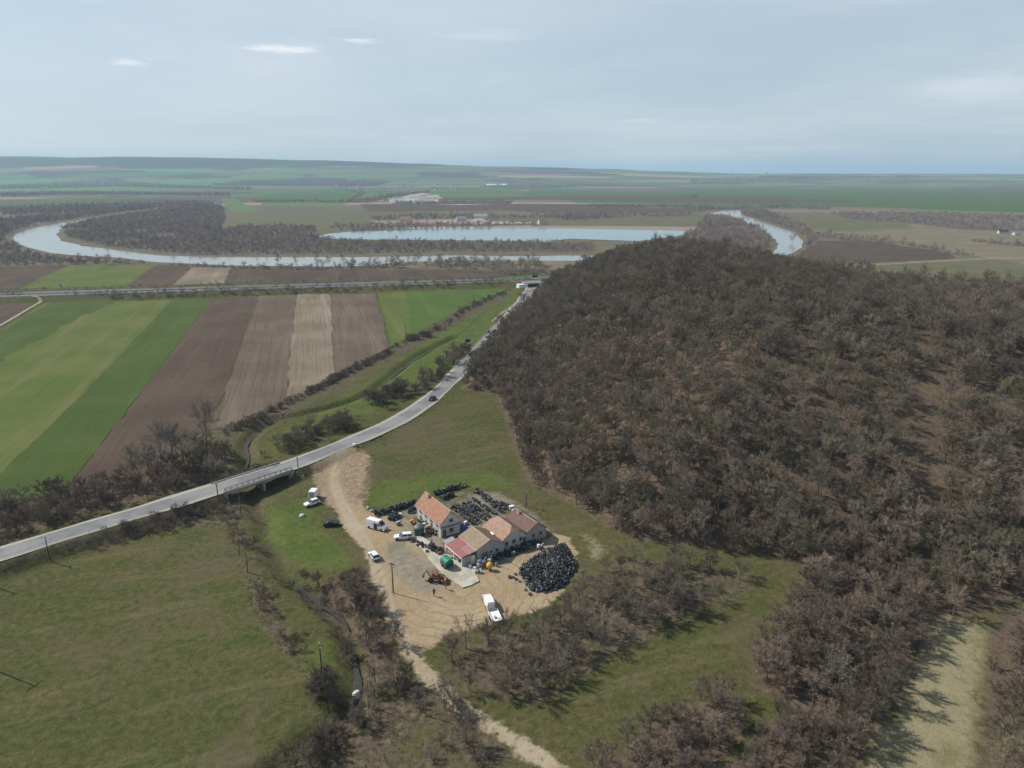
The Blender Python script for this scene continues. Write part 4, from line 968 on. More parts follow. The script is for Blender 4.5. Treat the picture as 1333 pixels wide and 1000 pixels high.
# ------------------------------------------------------------------ the farm buildings
E_AZ = R(-56); EU = Vector((math.cos(E_AZ), math.sin(E_AZ))); EV = Vector((-EU.y, EU.x)); ORG = Vector((-2.4, 148.7))
def uv(u, v): p = ORG + EU * u + EV * v; return (p.x, p.y)
def roof_slab(m, quad, th=.14):
    """sloping slab from four corner points (seen from above, in order)"""
    a = [Vector(p) for p in quad]; n = (a[1] - a[0]).cross(a[-1] - a[0]).normalized(); n = n if n.z > 0 else -n
    v = a + [p - n * th for p in a]; k = len(a)
    f = [tuple(range(k)), tuple(range(2 * k - 1, k - 1, -1))] + [(i, (i + 1) % k, k + (i + 1) % k, k + i) for i in range(k)]
    m.raw(v, f)
def window(parent, c, w, h, face, lit=False):
    """face: 'x+','x-','y+','y-' ; frame, pane, sill"""
    ax = face[0]; s = 1 if face[1] == '+' else -1
    def bx(m, off, a, b, d, da, db):
        # off outwards, a along wall, b up
        if ax == 'x': m.box((c[0] + s * off, c[1] + a, c[2] + b), (d, da, db))
        else: m.box((c[0] + a, c[1] + s * off, c[2] + b), (da, d, db))
    m = MB(); t = .08
    for a in (-w / 2, w / 2): bx(m, .035, a, 0, .11, t, h + t)
    for b in (-h / 2, h / 2): bx(m, .034, 0, b, .11, w - t - .004, t)
    bx(m, .03, 0, 0, .08, .05, h - t - .004)
    f = m.build('window', M_FRAME, parent)
    p = MB(); bx(p, .012, 0, 0, .02, w - .02, h - .02); p.build('pane', M_GLASS, f)
    q = MB(); bx(q, .08, 0, -h / 2 - .09, .2, w + .24, .06); q.build('sill', M_CONC, f)
    return f
def door(parent, c, w, h, face, mat=None):
    ax = face[0]; s = 1 if face[1] == '+' else -1; m = MB()
    def bx(m, off, a, b, d, da, db):
        if ax == 'x': m.box((c[0] + s * off, c[1] + a, c[2] + b), (d, da, db))
        else: m.box((c[0] + a, c[1] + s * off, c[2] + b), (da, d, db))
    bx(m, .02, 0, h / 2, .06, w, h)
    for a in (-w / 4, w / 4):
        for b in (.3, .72): bx(m, .055, a, h * b, .03, w * .36, h * .32)
    d = m.build('door', mat or M_DOOR, parent); k = MB(); bx(k, .1, w * .38, h * .48, .08, .12, .04); k.build('handle', M_STEEL, d); return d

def gable_house(name, label, x0, x1, y0, y1, eave_l, eave_r, ridge_y, ridge_z, roof_l, roof_r, wall, hip=0.0, over=.45, loc=(0, 0)):
    t = thing(name, label, 'building', (loc[0], loc[1], 0), E_AZ)
    m = MB(); pts = [(y0, -.3), (y1, -.3), (y1, eave_r), (ridge_y, ridge_z - .05), (y0, eave_l)]
    if hip:
        zc = ridge_z - hip * 1.0; fl = (zc - eave_l) / (ridge_z - eave_l); fr = (zc - eave_r) / (ridge_z - eave_r)
        pts = [(y0, -.3), (y1, -.3), (y1, eave_r), (y1 + (ridge_y - y1) * fr, zc - .05), (y0 + (ridge_y - y0) * fl, zc - .05), (y0, eave_l)]
    n = len(pts); v = [(x0, a, b - .04 * (b > 0)) for a, b in pts] + [(x1, a, b - .04 * (b > 0)) for a, b in pts]
    m.raw(v, [tuple(range(n)), tuple(range(2 * n - 1, n - 1, -1))] + [(i, n + i, n + (i + 1) % n, (i + 1) % n) for i in range(n)])
    w = m.build('wall', wall, t)
    xa, xb = x0 - over, x1 + over; hi = hip * .95
    for side, ye, ze, mt in (('l', y0, eave_l, roof_l), ('r', y1, eave_r, roof_r)):
        if mt is None: continue
        dy = ye - ridge_y; sl = (ridge_z - ze) / abs(dy); oy = over * (1 if dy > 0 else -1); eo = (ye + oy, ze - sl * over)
        r_ = MB()
        if hip:
            fh = hip * 1.0 / (ridge_z - ze); hy = ridge_y + dy * fh; hz_ = ridge_z - hip
            quad = [(xa, eo[0], eo[1] + .1), (xb, eo[0], eo[1] + .1), (xb, hy, hz_ + .1), (xb - hi - over, ridge_y, ridge_z + .1), (xa + hi + over, ridge_y, ridge_z + .1), (xa, hy, hz_ + .1)]
        else: quad = [(xa, eo[0], eo[1] + .1), (xb, eo[0], eo[1] + .1), (xb, ridge_y, ridge_z + .1), (xa, ridge_y, ridge_z + .1)]
        roof_slab(r_, quad); r_.build('roof', mt, t)
        g = MB(); g.tube((xa, eo[0] + .06 * (1 if dy > 0 else -1), eo[1] - .02), (xb, eo[0] + .06 * (1 if dy > 0 else -1), eo[1] - .02), .06, n=6); g.build('gutter', M_STEEL, t)
    if hip:
        for xe, s in ((xa, 1), (xb, -1)):
            fl = hip / (ridge_z - eave_l); fr = hip / (ridge_z - eave_r); r_ = MB()
            roof_slab(r_, [(xe, ridge_y + (y0 - ridge_y) * fl, ridge_z - hip + .1), (xe, ridge_y + (y1 - ridge_y) * fr, ridge_z - hip + .1), (xe + s * (hi + over), ridge_y, ridge_z + .104)]); r_.build('hip_roof', roof_l, t)
    c = MB(); c.tube((xa + (hi + over) * bool(hip), ridge_y, ridge_z + .1), (xb - (hi + over) * bool(hip), ridge_y, ridge_z + .1), .1, n=8); c.build('ridge_tiles', M_RIDGE, t)
    return t
def chimney(parent, x, y, z0, z1, w=.5):
    m = MB(); m.box((x, y, (z0 + z1) / 2), (w, w, z1 - z0)); m.box((x, y, z1 + .05), (w + .14, w + .14, .12)); c = m.build('chimney', M_PINK, parent)
    p = MB(); p.tube((x, y, z1 + .1), (x, y, z1 + .4), .11, .09); p.build('chimney_pot', M_TERRA, c)

hl = uv(-13.6, -8.8)
h1 = gable_house('farmhouse', 'two storey white farmhouse with a long terracotta tiled roof', -12.6, 0, 0, 5.3, 3.9, 3.9, 2.65, 6.45, M_TERRA, M_TERRA, M_WALL, loc=hl)
MB().box((.32, 2.65, 2.62), (.8, 5.5, .1)).build('canopy', M_STEEL, h1)
window(h1, (0, 2.9, 3.9), 1.1, .8, 'x+'); window(h1, (0, 2.9, 1.3), 1.0, 1.0, 'x+')
for k in range(4): window(h1, (-1.9 - k * 2.9, 0, 2.7), 1.1, 1.0, 'y-')
for k in (0, 2, 3): window(h1, (-1.9 - k * 2.9, 0, 1.0), 1.0, .9, 'y-')
door(h1, (-4.8, 0, -.2), 1.0, 2.1, 'y-'); door(h1, (0, 1.0, -.2), .95, 2.1, 'x+')
for k in range(3): window(h1, (-2.5 - k * 3.6, 5.3, 2.6), 1.0, 1.0, 'y+')
chimney(h1, -10.3, 2.1, 5.5, 7.1)
for x, y in ((-12.5, -.12), (-.1, -.12)): MB().tube((x, y, -.2), (x, y, 3.7), .05, n=6).build('downpipe', M_WHITE, h1)

# three low houses standing wall to wall, their ridges side by side
hc = gable_house('tiled_house', 'half hipped tan tiled house in the middle of the low white row', -8, 0, 0, 7.0, 2.7, 2.7, 3.4, 5.0, M_TAN, M_BROWN_SHADE, M_WALL, hip=.95, loc=uv(0, 0), over=.35)  # right slope is tan too; its shade is put into the darker tile colour
for a in (1.35, 3.4, 5.4): window(hc, (0, a, 1.55), .85, .95, 'x+')
door(hc, (0, 6.45, -.2), .8, 1.9, 'x+'); window(hc, (-8, 3.4, 1.6), 1, 1, 'x-')
MB().box((-3.6, -.36, 3.1), (1.2, .34, .14), tilt=Euler((R(34), 0, 0)).to_matrix()).build('roof_light', M_WHITE, hc)
hd = gable_house('brown_roofed_house', 'low house with a dark brown tiled roof at the far end of the row', -8.8, .1, 7.04, 12.9, 2.7, 2.5, 9.9, 4.5, M_BROWN_SHADE, M_BROWN_SHADE, M_WALL2, loc=uv(0, 0), over=.32)
window(hd, (.1, 9.0, 1.4), .8, .9, 'x+'); window(hd, (.1, 11.2, 1.4), .8, .9, 'x+'); door(hd, (.1, 10.1, -.2), .85, 1.95, 'x+', M_FRAME); chimney(hd, -6.6, 9.3, 4.0, 5.2, .42)
hb = gable_house('patched_shed', 'shed with a long tan roof patched with red sheets, nearest in the row', -6.9, 1.0, -7.4, -.04, 3.05, 2.7, -3.95, 4.5, M_TAN2, M_BROWN_SHADE, M_WALL2, loc=uv(0, 0), over=.12)  # right slope darkened by tile colour to paint in the shade there
window(hb, (1.0, -2.0, 1.4), .8, .9, 'x+'); door(hb, (1.0, -5.2, -.2), 1.6, 2.1, 'x+', M_STEEL); window(hb, (1.0, -3.6, 1.5), .6, .6, 'x+')
# lean-to under red sheets, open to the yard
for xa, xb, mt in ((-6.6, -2.9, M_RED), (-2.86, .95, M_REDF)):
    m = MB(); dz = .05 * (xa > -4); roof_slab(m, [(xa, -11.4, 2.25 - dz), (xb, -11.4, 2.25 - dz), (xb, -7.55, 3.02 - dz), (xa, -7.55, 3.02 - dz)], .06); m.build('sheet_roof', mt, hb)
m = MB(); roof_slab(m, [(-2.75, -11.46, 2.29), (.9, -11.46, 2.29), (.9, -9.7, 2.64), (-2.75, -9.7, 2.64)], .05); m.build('sheet_roof', M_RED, hb)
m = MB(); roof_slab(m, [(-8.6, -11.0, 2.1), (-6.62, -11.0, 2.1), (-6.62, -8.4, 2.5), (-8.6, -8.4, 2.5)], .06); m.build('sheet_roof', M_GREYP, hb)
MB().box((-2.8, -11.43, 2.06), (7.7, .09, .24)).build('fascia', M_WHITE, hb)
for x in (-6.5, -2.85, .85): MB().box((x, -11.3, .85), (.16, .16, 2.2)).build('post', M_WHITE, hb)
for x in (-8.5, -6.7): MB().box((x, -10.9, .85), (.12, .12, 2.3)).build('post', M_WOOD, hb)
MB().box((.93, -10.0, 1.0), (.14, 2.4, 2.4)).build('side_wall', M_WALL2, hb)

# ------------------------------------------------------------------ vehicles
def wheels(root, L, W, r, xs):
    for x in xs:
        for s in (-1, 1):
            y = s * (W / 2 - .1); m = MB(); pr = [(r * .62, -.1), (r * .96, -.1), (r, -.06), (r, .06), (r * .96, .1), (r * .62, .1)]
            m.lathe((0, 0, 0), pr, 16, 'y'); w = m.build('wheel', M_RUBBER, root); w.location = (x, y, r)
            q = MB(); q.lathe((0, 0, 0), [(r * .6, -.085), (r * .6, .085)], 12, 'y'); q.lathe((0, 0, 0), [(r * .16, -.12), (r * .16, .12)], 8, 'y'); q.build('rim', M_CHROME, w)
def lights(root, L, W, z, zt):
    for s in (-1, 1):
        MB().rbox((L / 2 - .06, s * (W / 2 - .26), z), (.16, .34, .16), .03).build('headlight', M_LAMP, root)
        MB().rbox((-L / 2 + .05, s * (W / 2 - .17), zt), (.14, .2, .3), .03).build('taillight', M_TAIL, root)
def car(label, p, az, paint, style='hatch', L=4.2, W=1.75, Hh=1.47, group=None, z=0.0, name='parked_car'):
    t = thing(name, label, 'car', (p[0], p[1], z), az, group); h = L / 2; w = W / 2
    body = [(-h + .05, .28, w - .08), (-h, .5, w - .03), (-h + .02, .82, w), (-h + .1, .93, w - .05), (h - 1.25, .93, w - .05), (h - .6, .84, w - .07), (h - .12, .72, w - .12), (h, .52, w - .08), (h - .08, .26, w - .12)]
    MB().side(body, w).build('body', paint, t)
    rear = {'hatch': (-h + .12, -h + .5), 'estate': (-h + .08, -h + .3), 'saloon': (-h + .75, -h + 1.3)}[style]
    gl = [(rear[0], .9, w - .07), (rear[1], Hh - .06, w - .26), (h - 2.15, Hh - .05, w - .25), (h - 1.22, .9, w - .08)]
    MB().side(gl, w).build('windows', M_GLASS, t)
    rf = [(rear[1] - .06, Hh - .08, w - .24), (rear[1] + .1, Hh, w - .32), (h - 2.3, Hh, w - .31), (h - 2.1, Hh - .07, w - .23)]
    MB().side(rf, w).build('roof', paint, t)
    m = MB()
    for s in (-1, 1):
        for (xa, xb) in ((rear[0] + .05, rear[1] + .03), (h - 1.3, h - 2.18), ((rear[1] + h - 2.2) / 2 - .05, (rear[1] + h - 2.2) / 2 - .02)):
            m.tube((xa, s * (w - .06), .92), (xb, s * (w - .245), Hh - .05), .045, n=5)
    m.build('pillars', paint, t)
    MB().box((h - .03, 0, .42), (.12, W * .78, .2)).build('bumper', M_DARK, t); MB().box((-h + .02, 0, .42), (.12, W * .8, .2)).build('bumper', M_DARK, t)
    for s in (-1, 1): MB().rbox((h - 1.5, s * (w + .07), .98), (.12, .18, .13), .03).build('mirror', paint, t)
    wheels(t, L, W, .31, (-h + .78, h - .82)); lights(t, L, W, .66, .78); return t
def van(label, p, az, paint, L=5.6, W=2.0, Hh=2.4, open_door=True, name='panel_van'):
    t = thing(name, label, 'van', (p[0], p[1], 0), az); h = L / 2; w = W / 2
    prof = [(-h, .35, w - .05), (-h, Hh - .15, w - .14), (-h + .12, Hh, w - .22), (h - 2.0, Hh, w - .22), (h - 1.75, Hh - .1, w - .2), (h - .98, 1.32, w - .06), (h - .25, 1.08, w - .1), (h, .8, w - .1), (h - .03, .3, w - .1)]
    MB().side(prof, w).build('body', paint, t)
    MB().side([(h - 1.69, Hh - .2, w - .3), (h - 1.66, Hh - .17, w - .3), (h - .93, 1.36, w - .15), (h - .97, 1.33, w - .15)], w).build('windscreen', M_GLASS, t)
    for s in (-1, 1): MB().side([(h - 1.95, 1.3), (h - 1.95, Hh - .45), (h - 1.6, Hh - .45), (h - 1.1, 1.3)], .012, s * (w - .09)).build('side_window', M_GLASS, t)
    if open_door:
        MB().box((h - 2.55, -w + .03, 1.15), (.95, .06, 1.5)).build('opening_shade_panel', M_BLACK, t); MB().rbox((h - 3.65, -w - .03, 1.15), (1.1, .06, 1.55), .02).build('sliding_door', paint, t)  # flat black panel paints the shaded interior onto the closed body side
    MB().box((h - .02, 0, .45), (.14, W * .85, .28)).build('bumper', M_GREYP, t); MB().box((-h - .02, 0, .45), (.1, W * .85, .22)).build('bumper', M_GREYP, t)
    for s in (-1, 1): MB().rbox((h - 1.35, s * (w + .1), 1.4), (.14, .2, .3), .04).build('mirror', M_DARK, t)
    wheels(t, L, W, .35, (-h + 1.0, h - .95)); lights(t, L, W, .88, 1.1); return t
def flatbed(label, p, az, L=3.6, W=2.0):
    t = thing('flatbed_trailer', label, 'trailer', (p[0], p[1], 0), az); h = L / 2; w = W / 2
    MB().box((0, 0, .62), (L, W, .1)).build('deck', M_WHITE, t)
    for s in (-1, 1): MB().box((0, s * (w - .02), .82), (L - .01, .05, .32)).build('side_board', M_WHITE, t)
    MB().box((h - .03, 0, .86), (.05, W - .12, .38)).build('headboard', M_GREYP, t)
    m = MB(); m.tube((h, .5, .52), (h + 1.2, 0, .5), .05); m.tube((h, -.5, .52), (h + 1.2, 0, .5), .05); m.build('drawbar', M_STEEL, t)
    MB().rbox((-.7, .1, .8), (.7, .5, .24), .04).build('load', M_GREYP, t)
    wheels(t, L, W + .3, .3, (-.35, .35)); return t
def hd(a, b): p, q = at(*a), at(*b); return math.atan2(q[1] - p[1], q[0] - p[0])
van('white panel van with its sliding door open by the black scrap row', at(491, 688), hd((477, 684), (504, 691)), M_WHITE)
car('white estate car parked nose left by the round green tank', at(525, 701), hd((541, 700), (515, 702)), M_WHITE, 'estate', 4.5)
car('small white car alone on the bare yard near its grass edge', at(487, 726), hd((491, 731), (482, 719)), M_WHITE, 'hatch', 3.9)
p_car, a_car = at(636, 787), hd((644, 800), (634, 778))
van('white delivery van standing at the lower edge of the yard with a trailer hitched behind', p_car, a_car, M_WHITE, 4.7, 1.85, 1.95, False)
tp = (p_car[0] - math.cos(a_car) * 5.0, p_car[1] - math.sin(a_car) * 5.0); flatbed('white flatbed trailer hitched behind the white delivery van', tp, a_car)
car('white car parked on the grass beside a white box trailer', at(406, 657), hd((415, 654), (397, 660)), M_WHITE, 'hatch', 4.3)
def box_trailer(label, p, az):
    t = thing('box_trailer', label, 'trailer', (p[0], p[1], 0), az)
    MB().rbox((0, 0, 1.42), (2.6, 1.9, 1.9), .08).build('box', M_WHITE, t); MB().box((0, 0, .42), (2.4, 1.5, .1)).build('chassis', M_STEEL, t)
    MB().box((-1.31, 0, 1.4), (.03, 1.5, 1.6)).build('rear_door', M_GREYP, t)
    m = MB(); m.tube((1.2, .45, .42), (2.1, 0, .45), .04); m.tube((1.2, -.45, .42), (2.1, 0, .45), .04); m.build('drawbar', M_STEEL, t); wheels(t, 2.6, 2.0, .32, (-.1,)); return t
box_trailer('white box trailer parked on the grass behind a white car', at(408.5, 648), hd((404, 652), (412, 642)))
wreck = car('black stripped car lying on the grass edge below the white box trailer', at(432, 684), R(10), M_BLACK, 'saloon', 4.2, 1.7, 1.3, name='scrap_car')
for s, (px, py, o, mt, lab) in enumerate((((557), 521, -1.6, M_BLACK, 'dark car driving on the road beside the big roadside bush'), (602, 471, -1.5, M_DARK, 'dark car nearer the verge, one of two passing at the foot of the hill'),
                                         (615, 462.5, 1.5, M_BLACK, 'black car nearer the hill, one of two passing at its foot'), (632, 439, 1.4, M_GREYP, 'grey car farthest up the road at the foot of the hill'))):
    sp_ = road_param(at(px, py, .4)); x, y, z = road_at(sp_); x2, y2, _ = road_at(sp_ + 2); a = math.atan2(y2 - y, x2 - x)
    car(lab, (x - math.sin(a) * -o * -1, y + math.cos(a) * -o), a + (math.pi if o < 0 else 0), mt, 'hatch' if s % 2 else 'saloon', 4.4, z=float(z) + .01, name='driving_car', group='cars driving on the road')

# rusty loader
p = at(568, 757); t = thing('rusty_loader', 'rusty orange brown digger loader standing at the edge of the concrete apron', 'loader', (p[0], p[1], 0), R(-12))
MB().rbox((-.1, 0, .95), (2.6, 1.0, .6), .08).build('chassis', M_RUST, t); MB().rbox((.9, 0, 1.45), (1.2, .95, .55), .1).build('bonnet', M_RUST, t)
m = MB(); 
for x in (-.75, .25):
    for y in (-.55, .55): m.tube((x, y, 1.2), (x, y * .92, 2.35), .05, n=6)
m.build('cab_frame', M_RUST, t); MB().rbox((-.25, 0, 2.4), (1.25, 1.3, .1), .04).build('cab_roof', M_RUST, t); MB().box((-.45, 0, 1.4), (.5, .55, .3)).build('seat', M_BLACK, t)
m = MB()
for y in (-.62, .62): m.tube((0, y, 1.5), (1.5, y, 1.35), .09, .08, 6); m.tube((1.5, y, 1.35), (2.2, y, .5), .08, .07, 6)
m.build('loader_arm', M_RUST, t); MB().side([(2.1, .15), (2.2, .75), (2.35, .72), (2.4, .35), (2.95, .12), (2.9, .05)], .95).build('front_bucket', M_RUST, t)
m = MB(); m.tube((-1.4, 0, 1.0), (-2.1, 0, 2.5), .12, .1, 6); m.tube((-2.1, 0, 2.5), (-3.0, 0, 1.3), .1, .08, 6); m.build('back_arm', M_RUST, t); MB().side([(-3.2, .6), (-2.9, 1.3), (-2.7, 1.2), (-2.75, .7)], .3).build('back_bucket', M_RUST, t)
wheels(t, 2.8, 1.9, .62, (-.95,)); wheels(t, 2.8, 1.8, .42, (1.15,))

# green covered trailer
p = at(582, 738); t = thing('green_trailer', 'bright green covered trailer at the yard side of the red roofed lean-to', 'trailer', (p[0], p[1], 0), R(-56))
m = MB(); pr = []
for k in range(9): a = math.pi * k / 8; pr.append((1.05 * math.cos(a), 1.55 + .85 * math.sin(a)))
v = [(x, y, z) for x in (-1.3, 1.3) for y, z in pr]; m.raw(v, [tuple(range(9)), tuple(range(17, 8, -1)), (0, 9, 17, 8)] + [(i, i + 1, 10 + i, 9 + i) for i in range(8)]); m.build('cover', M_GREEN, t)
MB().rbox((0, 0, 1.05), (2.6, 2.05, .98), .05).build('body', M_DGREEN, t); MB().box((0, 0, .5), (2.9, 1.4, .14)).build('chassis', M_STEEL, t)
m = MB(); m.tube((1.3, .4, .5), (2.4, 0, .5), .05); m.tube((1.3, -.4, .5), (2.4, 0, .5), .05); m.build('drawbar', M_STEEL, t); wheels(t, 2.6, 2.1, .42, (-.5, .5))
# tanks and machines
p = at(545.5, 695); t = thing('round_tank', 'dark green round tank with a domed lid between house and white estate car', 'tank', (p[0], p[1], 0))
m = MB(); m.lathe((0, 0, 0), [(1.28, 0), (1.3, .1), (1.3, 1.7), (1.24, 1.85)], 20); m.build('shell', M_DGREEN, t, smooth=False)
m = MB(); m.lathe((0, 0, 0), [(1.26, 1.83), (1.1, 2.12), (.7, 2.38), (.25, 2.5)], 20); m.build('dome', plain('green_grey_paint', (.13, .17, .14), .5), t)
m = MB()
for z in (.5, 1.1): m.lathe((0, 0, z), [(1.33, 0), (1.33, .08)], 20)
m.build('hoop', M_STEEL, t); MB().tube((0, 0, 2.45), (0, 0, 2.7), .22, n=10).build('hatch', M_STEEL, t)
p = at(615.5, 734); t = thing('upright_tank', 'cream upright tank at the corner of the red roofed lean-to', 'tank', (p[0], p[1], 0))
m = MB(); m.lathe((0, 0, 0), [(.6, .25), (.66, .4), (.66, 1.9), (.5, 2.15)], 16); m.build('shell', M_BEIGE, t); MB().tube((0, 0, 2.1), (0, 0, 2.3), .2, n=10).build('lid', M_GREYP, t)
m = MB()
for k in range(3): a = k * 2.1; m.tube((.5 * math.cos(a), .5 * math.sin(a), 0), (.5 * math.cos(a), .5 * math.sin(a), .5), .05, n=6)
m.build('stand', M_STEEL, t)
p = at(637.5, 742); t = thing('cement_mixer', 'yellow cement mixer on the sand beside grey machinery', 'mixer', (p[0], p[1], 0), R(20))
m = MB(); m.lathe((0, 0, 0), [(.25, -.75), (.72, -.35), (.78, 0), (.7, .3), (.42, .7)], 16); d = m.build('drum', M_YELLOW, t); d.location = (0, 0, 1.15); d.rotation_euler = (R(50), 0, R(30))
m = MB(); m.tube((-.5, -.5, 0), (0, 0, 1.0), .05); m.tube((.5, -.5, 0), (0, 0, 1.0), .05); m.tube((0, .7, 0), (0, 0, 1.0), .05); m.box((0, 0, .3), (.9, .12, .1)); m.build('frame', M_STEEL, t); wheels(t, 1, 1.3, .25, (-.1,))
def machine(label, px, py, az, s, mats):
    p = at(px, py); t = thing('scrap_machine', label, 'machine', (p[0], p[1], 0), az); 
    MB().rbox((0, 0, .55 * s), (1.9 * s, .9 * s, .6 * s), .06).build('base', mats[0], t); MB().rbox((-.4 * s, .1, 1.1 * s), (.8 * s, .7 * s, .6 * s), .06).build('housing', mats[1], t)
    m = MB(); m.tube((.3 * s, 0, .8 * s), (1.2 * s, 0, 1.5 * s), .1 * s); m.build('chute', mats[1], t); m = MB()
    for x in (-.8, .8):
        for y in (-.35, .35): m.box((x * s, y * s, .12 * s), (.12, .12, .26 * s))
    m.build('feet', M_STEEL, t)
    m = MB(); m.lathe((0, 0, 0), [(.35 * s, -.06), (.35 * s, .06)], 14, 'y'); f = m.build('flywheel', M_RUST, t); f.location = (.45 * s, -.52 * s, .7 * s)
machine('grey machine with a chute behind the yellow mixer', 627, 737, R(40), 1.2, (M_GREYP, M_STEEL)); machine('white and steel machine at the front of the concrete apron corner', 622, 745, R(-10), .8, (M_WHITE, M_STEEL))
machine('blue grey machine close to the shaded shed wall', 638, 733, R(70), .9, (M_GREYP, M_WHITE)); machine('rusty machine among scrap at the corner of the white farmhouse', 560, 694, R(-20), 1.1, (M_RUST, M_DARK))
machine('dark machine on pallets beside the yard end of the apron', 563, 715, R(100), 1.25, (M_DARK, M_BLACK)); machine('pale machine in the shade behind the row of low houses', 703, 714, R(30), .8, (M_GREYP, M_WHITE))

# ------------------------------------------------------------------ loose scrap: crates, barrels, pallets
def crate(label, px, py, mt, s=1.0, az=0.0, z=0.0, group='crates and boxes lying in the scrap yard'):
    x, y = at(px, py); t = thing('crate', label, 'crate', (x, y, z), az, group)
    MB().box((0, 0, .45 * s), (1.1 * s, .8 * s, .8 * s)).build('box', mt, t); m = MB()
    for z_ in (.2, .45, .7):
        for sy in (-1, 1): m.box((0, sy * .42 * s, z_ * s), (1.16 * s, .04, .14 * s))
    m.build('slats', M_WOOD, t); return t
def barrel(label, px, py, mt):
    x, y = at(px, py); t = thing('barrel', label, 'barrel', (x, y, 0), 0, 'barrels standing in the yard')
    m = MB(); m.lathe((0, 0, 0), [(.28, 0), (.29, .02), (.29, .28), (.305, .3), (.29, .32), (.29, .58), (.305, .6), (.29, .62), (.29, .86), (.27, .88)], 14); m.build('shell', mt, t); MB().lathe((0, 0, .89), [(.25, 0), (.24, .02)], 12).build('lid', M_STEEL, t)
for lab, px, py, mt, s, az in (('yellow crate on the pale ground before the farmhouse', 536, 680, M_YELLOW, .8, .4), ('rust red crate beside the yellow one before the farmhouse', 539, 683, M_RUST, .9, 1.2), ('white box at the left end of the scrap before the farmhouse', 520, 672, M_WHITE, .9, .3),
                               ('grey box between tyres and white van', 518, 683, M_GREYP, 1.0, .8), ('small white box near the farmhouse long wall', 552, 684, M_WHITE, .7, .2), ('pallet coloured box under the farmhouse corner', 557, 688, M_PALLET, 1.0, .6),
                               ('dark box by the rear wheel of the white estate car', 538, 704, M_DARK, .8, .1), ('pale box left of the blue tarpaulin by the farmhouse gable', 606, 682, M_WHITE, .8, .9), ('white sacks box at the apron corner', 618, 741, M_WHITE, .6, .2),
                               ('reddish box between green trailer and scrap', 572, 722, M_RUST, .8, .5), ('wooden box beside the open lean-to', 588, 727, M_PALLET, .7, 1.0), ('black box on the apron edge near the dark machine', 556, 719, M_BLACK, .6, .3),
                               ('pale box on the shaded strip behind the low houses', 668, 722, M_GREYP, .8, .4), ('white rubble box at the far corner of the tyre yard', 666, 663, M_WHITE, 1.2, .4), ('white bin behind the brown roofed house', 669, 668, M_WHITE, 1.1, 1.0)):
    crate(lab, px, py, mt, s, az)
for lab, px, py, mt in (('blue barrel by the lean-to post', 598, 732, M_BLUETARP), ('rusty barrel by the lean-to post', 600, 730, M_RUST), ('white barrel near the cream tank', 612, 739, M_WHITE), ('grey barrel in the shade near the yellow mixer', 646, 737, M_GREYP),
                        ('black barrel beside the round green tank', 551, 697, M_BLACK), ('green barrel before the farmhouse wall', 549, 682, M_DGREEN)): barrel(lab, px, py, mt)
p = at(602, 688); t = thing('blue_tarpaulin', 'blue tarpaulin over a low heap between farmhouse and shed', 'tarpaulin', (p[0], p[1], 0), R(35)); m = MB(); m.lathe((0, 0, 0), [(1.5, 0), (1.3, .5), (.8, .85), (.2, 1.0)], 9); m.build('sheet', M_BLUETARP, t); MB().lathe((0, 0, 0), [(1.6, 0), (1.55, .06)], 9).build('hem', M_BLUETARP, t)
for k, (px, py, lab) in enumerate(((462, 583, 'white boulder by the road where the dirt path starts'), (393, 672, 'white stone lying on the grass near the box trailer'), (479, 662, 'pale rubble lump beside the black scrap row'), (484, 666, 'grey rubble lump beside the black scrap row'), (463, 893, 'white litter bag on the stream bank'))):
    x, y = at(px, py); m = MB(); m.lathe((0, 0, 0), [(.5, -.1), (.62, .2), (.45, .55), (.12, .72)], 7); o = m.build('boulder' if k != 4 else 'litter_bag', M_CONC if k in (2, 3) else M_WHITE); o.location = (x, y, gz(x, y)); o.scale = (1.3, .9, .9 + .2 * (k == 0)); o.rotation_euler = (0, 0, k); tag(o, lab, 'stone' if k != 4 else 'litter')

# ------------------------------------------------------------------ tyres
def tyre_mesh(name, R0, r0, wd):
    m = MB(); n = 14; pr = []
    for k in range(8): a = 2 * math.pi * k / 8; pr.append((R0 - r0 + r0 * math.cos(a) * 1.0, wd * math.sin(a)))
    v = []; f = []
    for i in range(n):
        t = 2 * math.pi * i / n
        for (q, z) in pr: v.append((q * math.cos(t), q * math.sin(t), z))
    for i in range(n):
        for k in range(8): f.append((i * 8 + k, ((i + 1) % n) * 8 + k, ((i + 1) % n) * 8 + (k + 1) % 8, i * 8 + (k + 1) % 8))
    me = bpy.data.meshes.new(name); me.from_pydata([tuple(q) for q in v], [], f); me.polygons.foreach_set('use_smooth', [True] * len(f)); me.update(); return me
mt = NT('tyre_rubber'); oi = mt.add('ShaderNodeObjectInfo'); n1 = mt.noise(2.5, 3); cc = mt.ramp(oi.outputs['Random'], [(0, (.016, .017, .019)), (.55, (.03, .032, .036)), (.78, (.085, .09, .098)), (1, (.19, .195, .2))]); cc = mt.mix(mt.math('MULTIPLY', mt.step(n1, .5, .8), .45), cc, (.12, .115, .105)); mt.col(cc); mt.rough(.7); mt.b.inputs['Specular IOR Level'].default_value = .3
TY = [tyre_mesh('tyre', .36, .12, .12), tyre_mesh('tyre', .5, .17, .16), tyre_mesh('tyre', .42, .14, .13)]
for q in TY: q.materials.append(mt.m)
heap = P([(674, 744), (690, 728), (712, 716), (735, 708), (744, 722), (752, 738), (742, 752), (735, 764), (712, 772), (692, 770), (684, 758)])
TX = []   # x, y, z, kind, euler, zone
xs_, ys_ = grid_pts(heap, .62, .45); dh = sdist(xs_, ys_, heap)
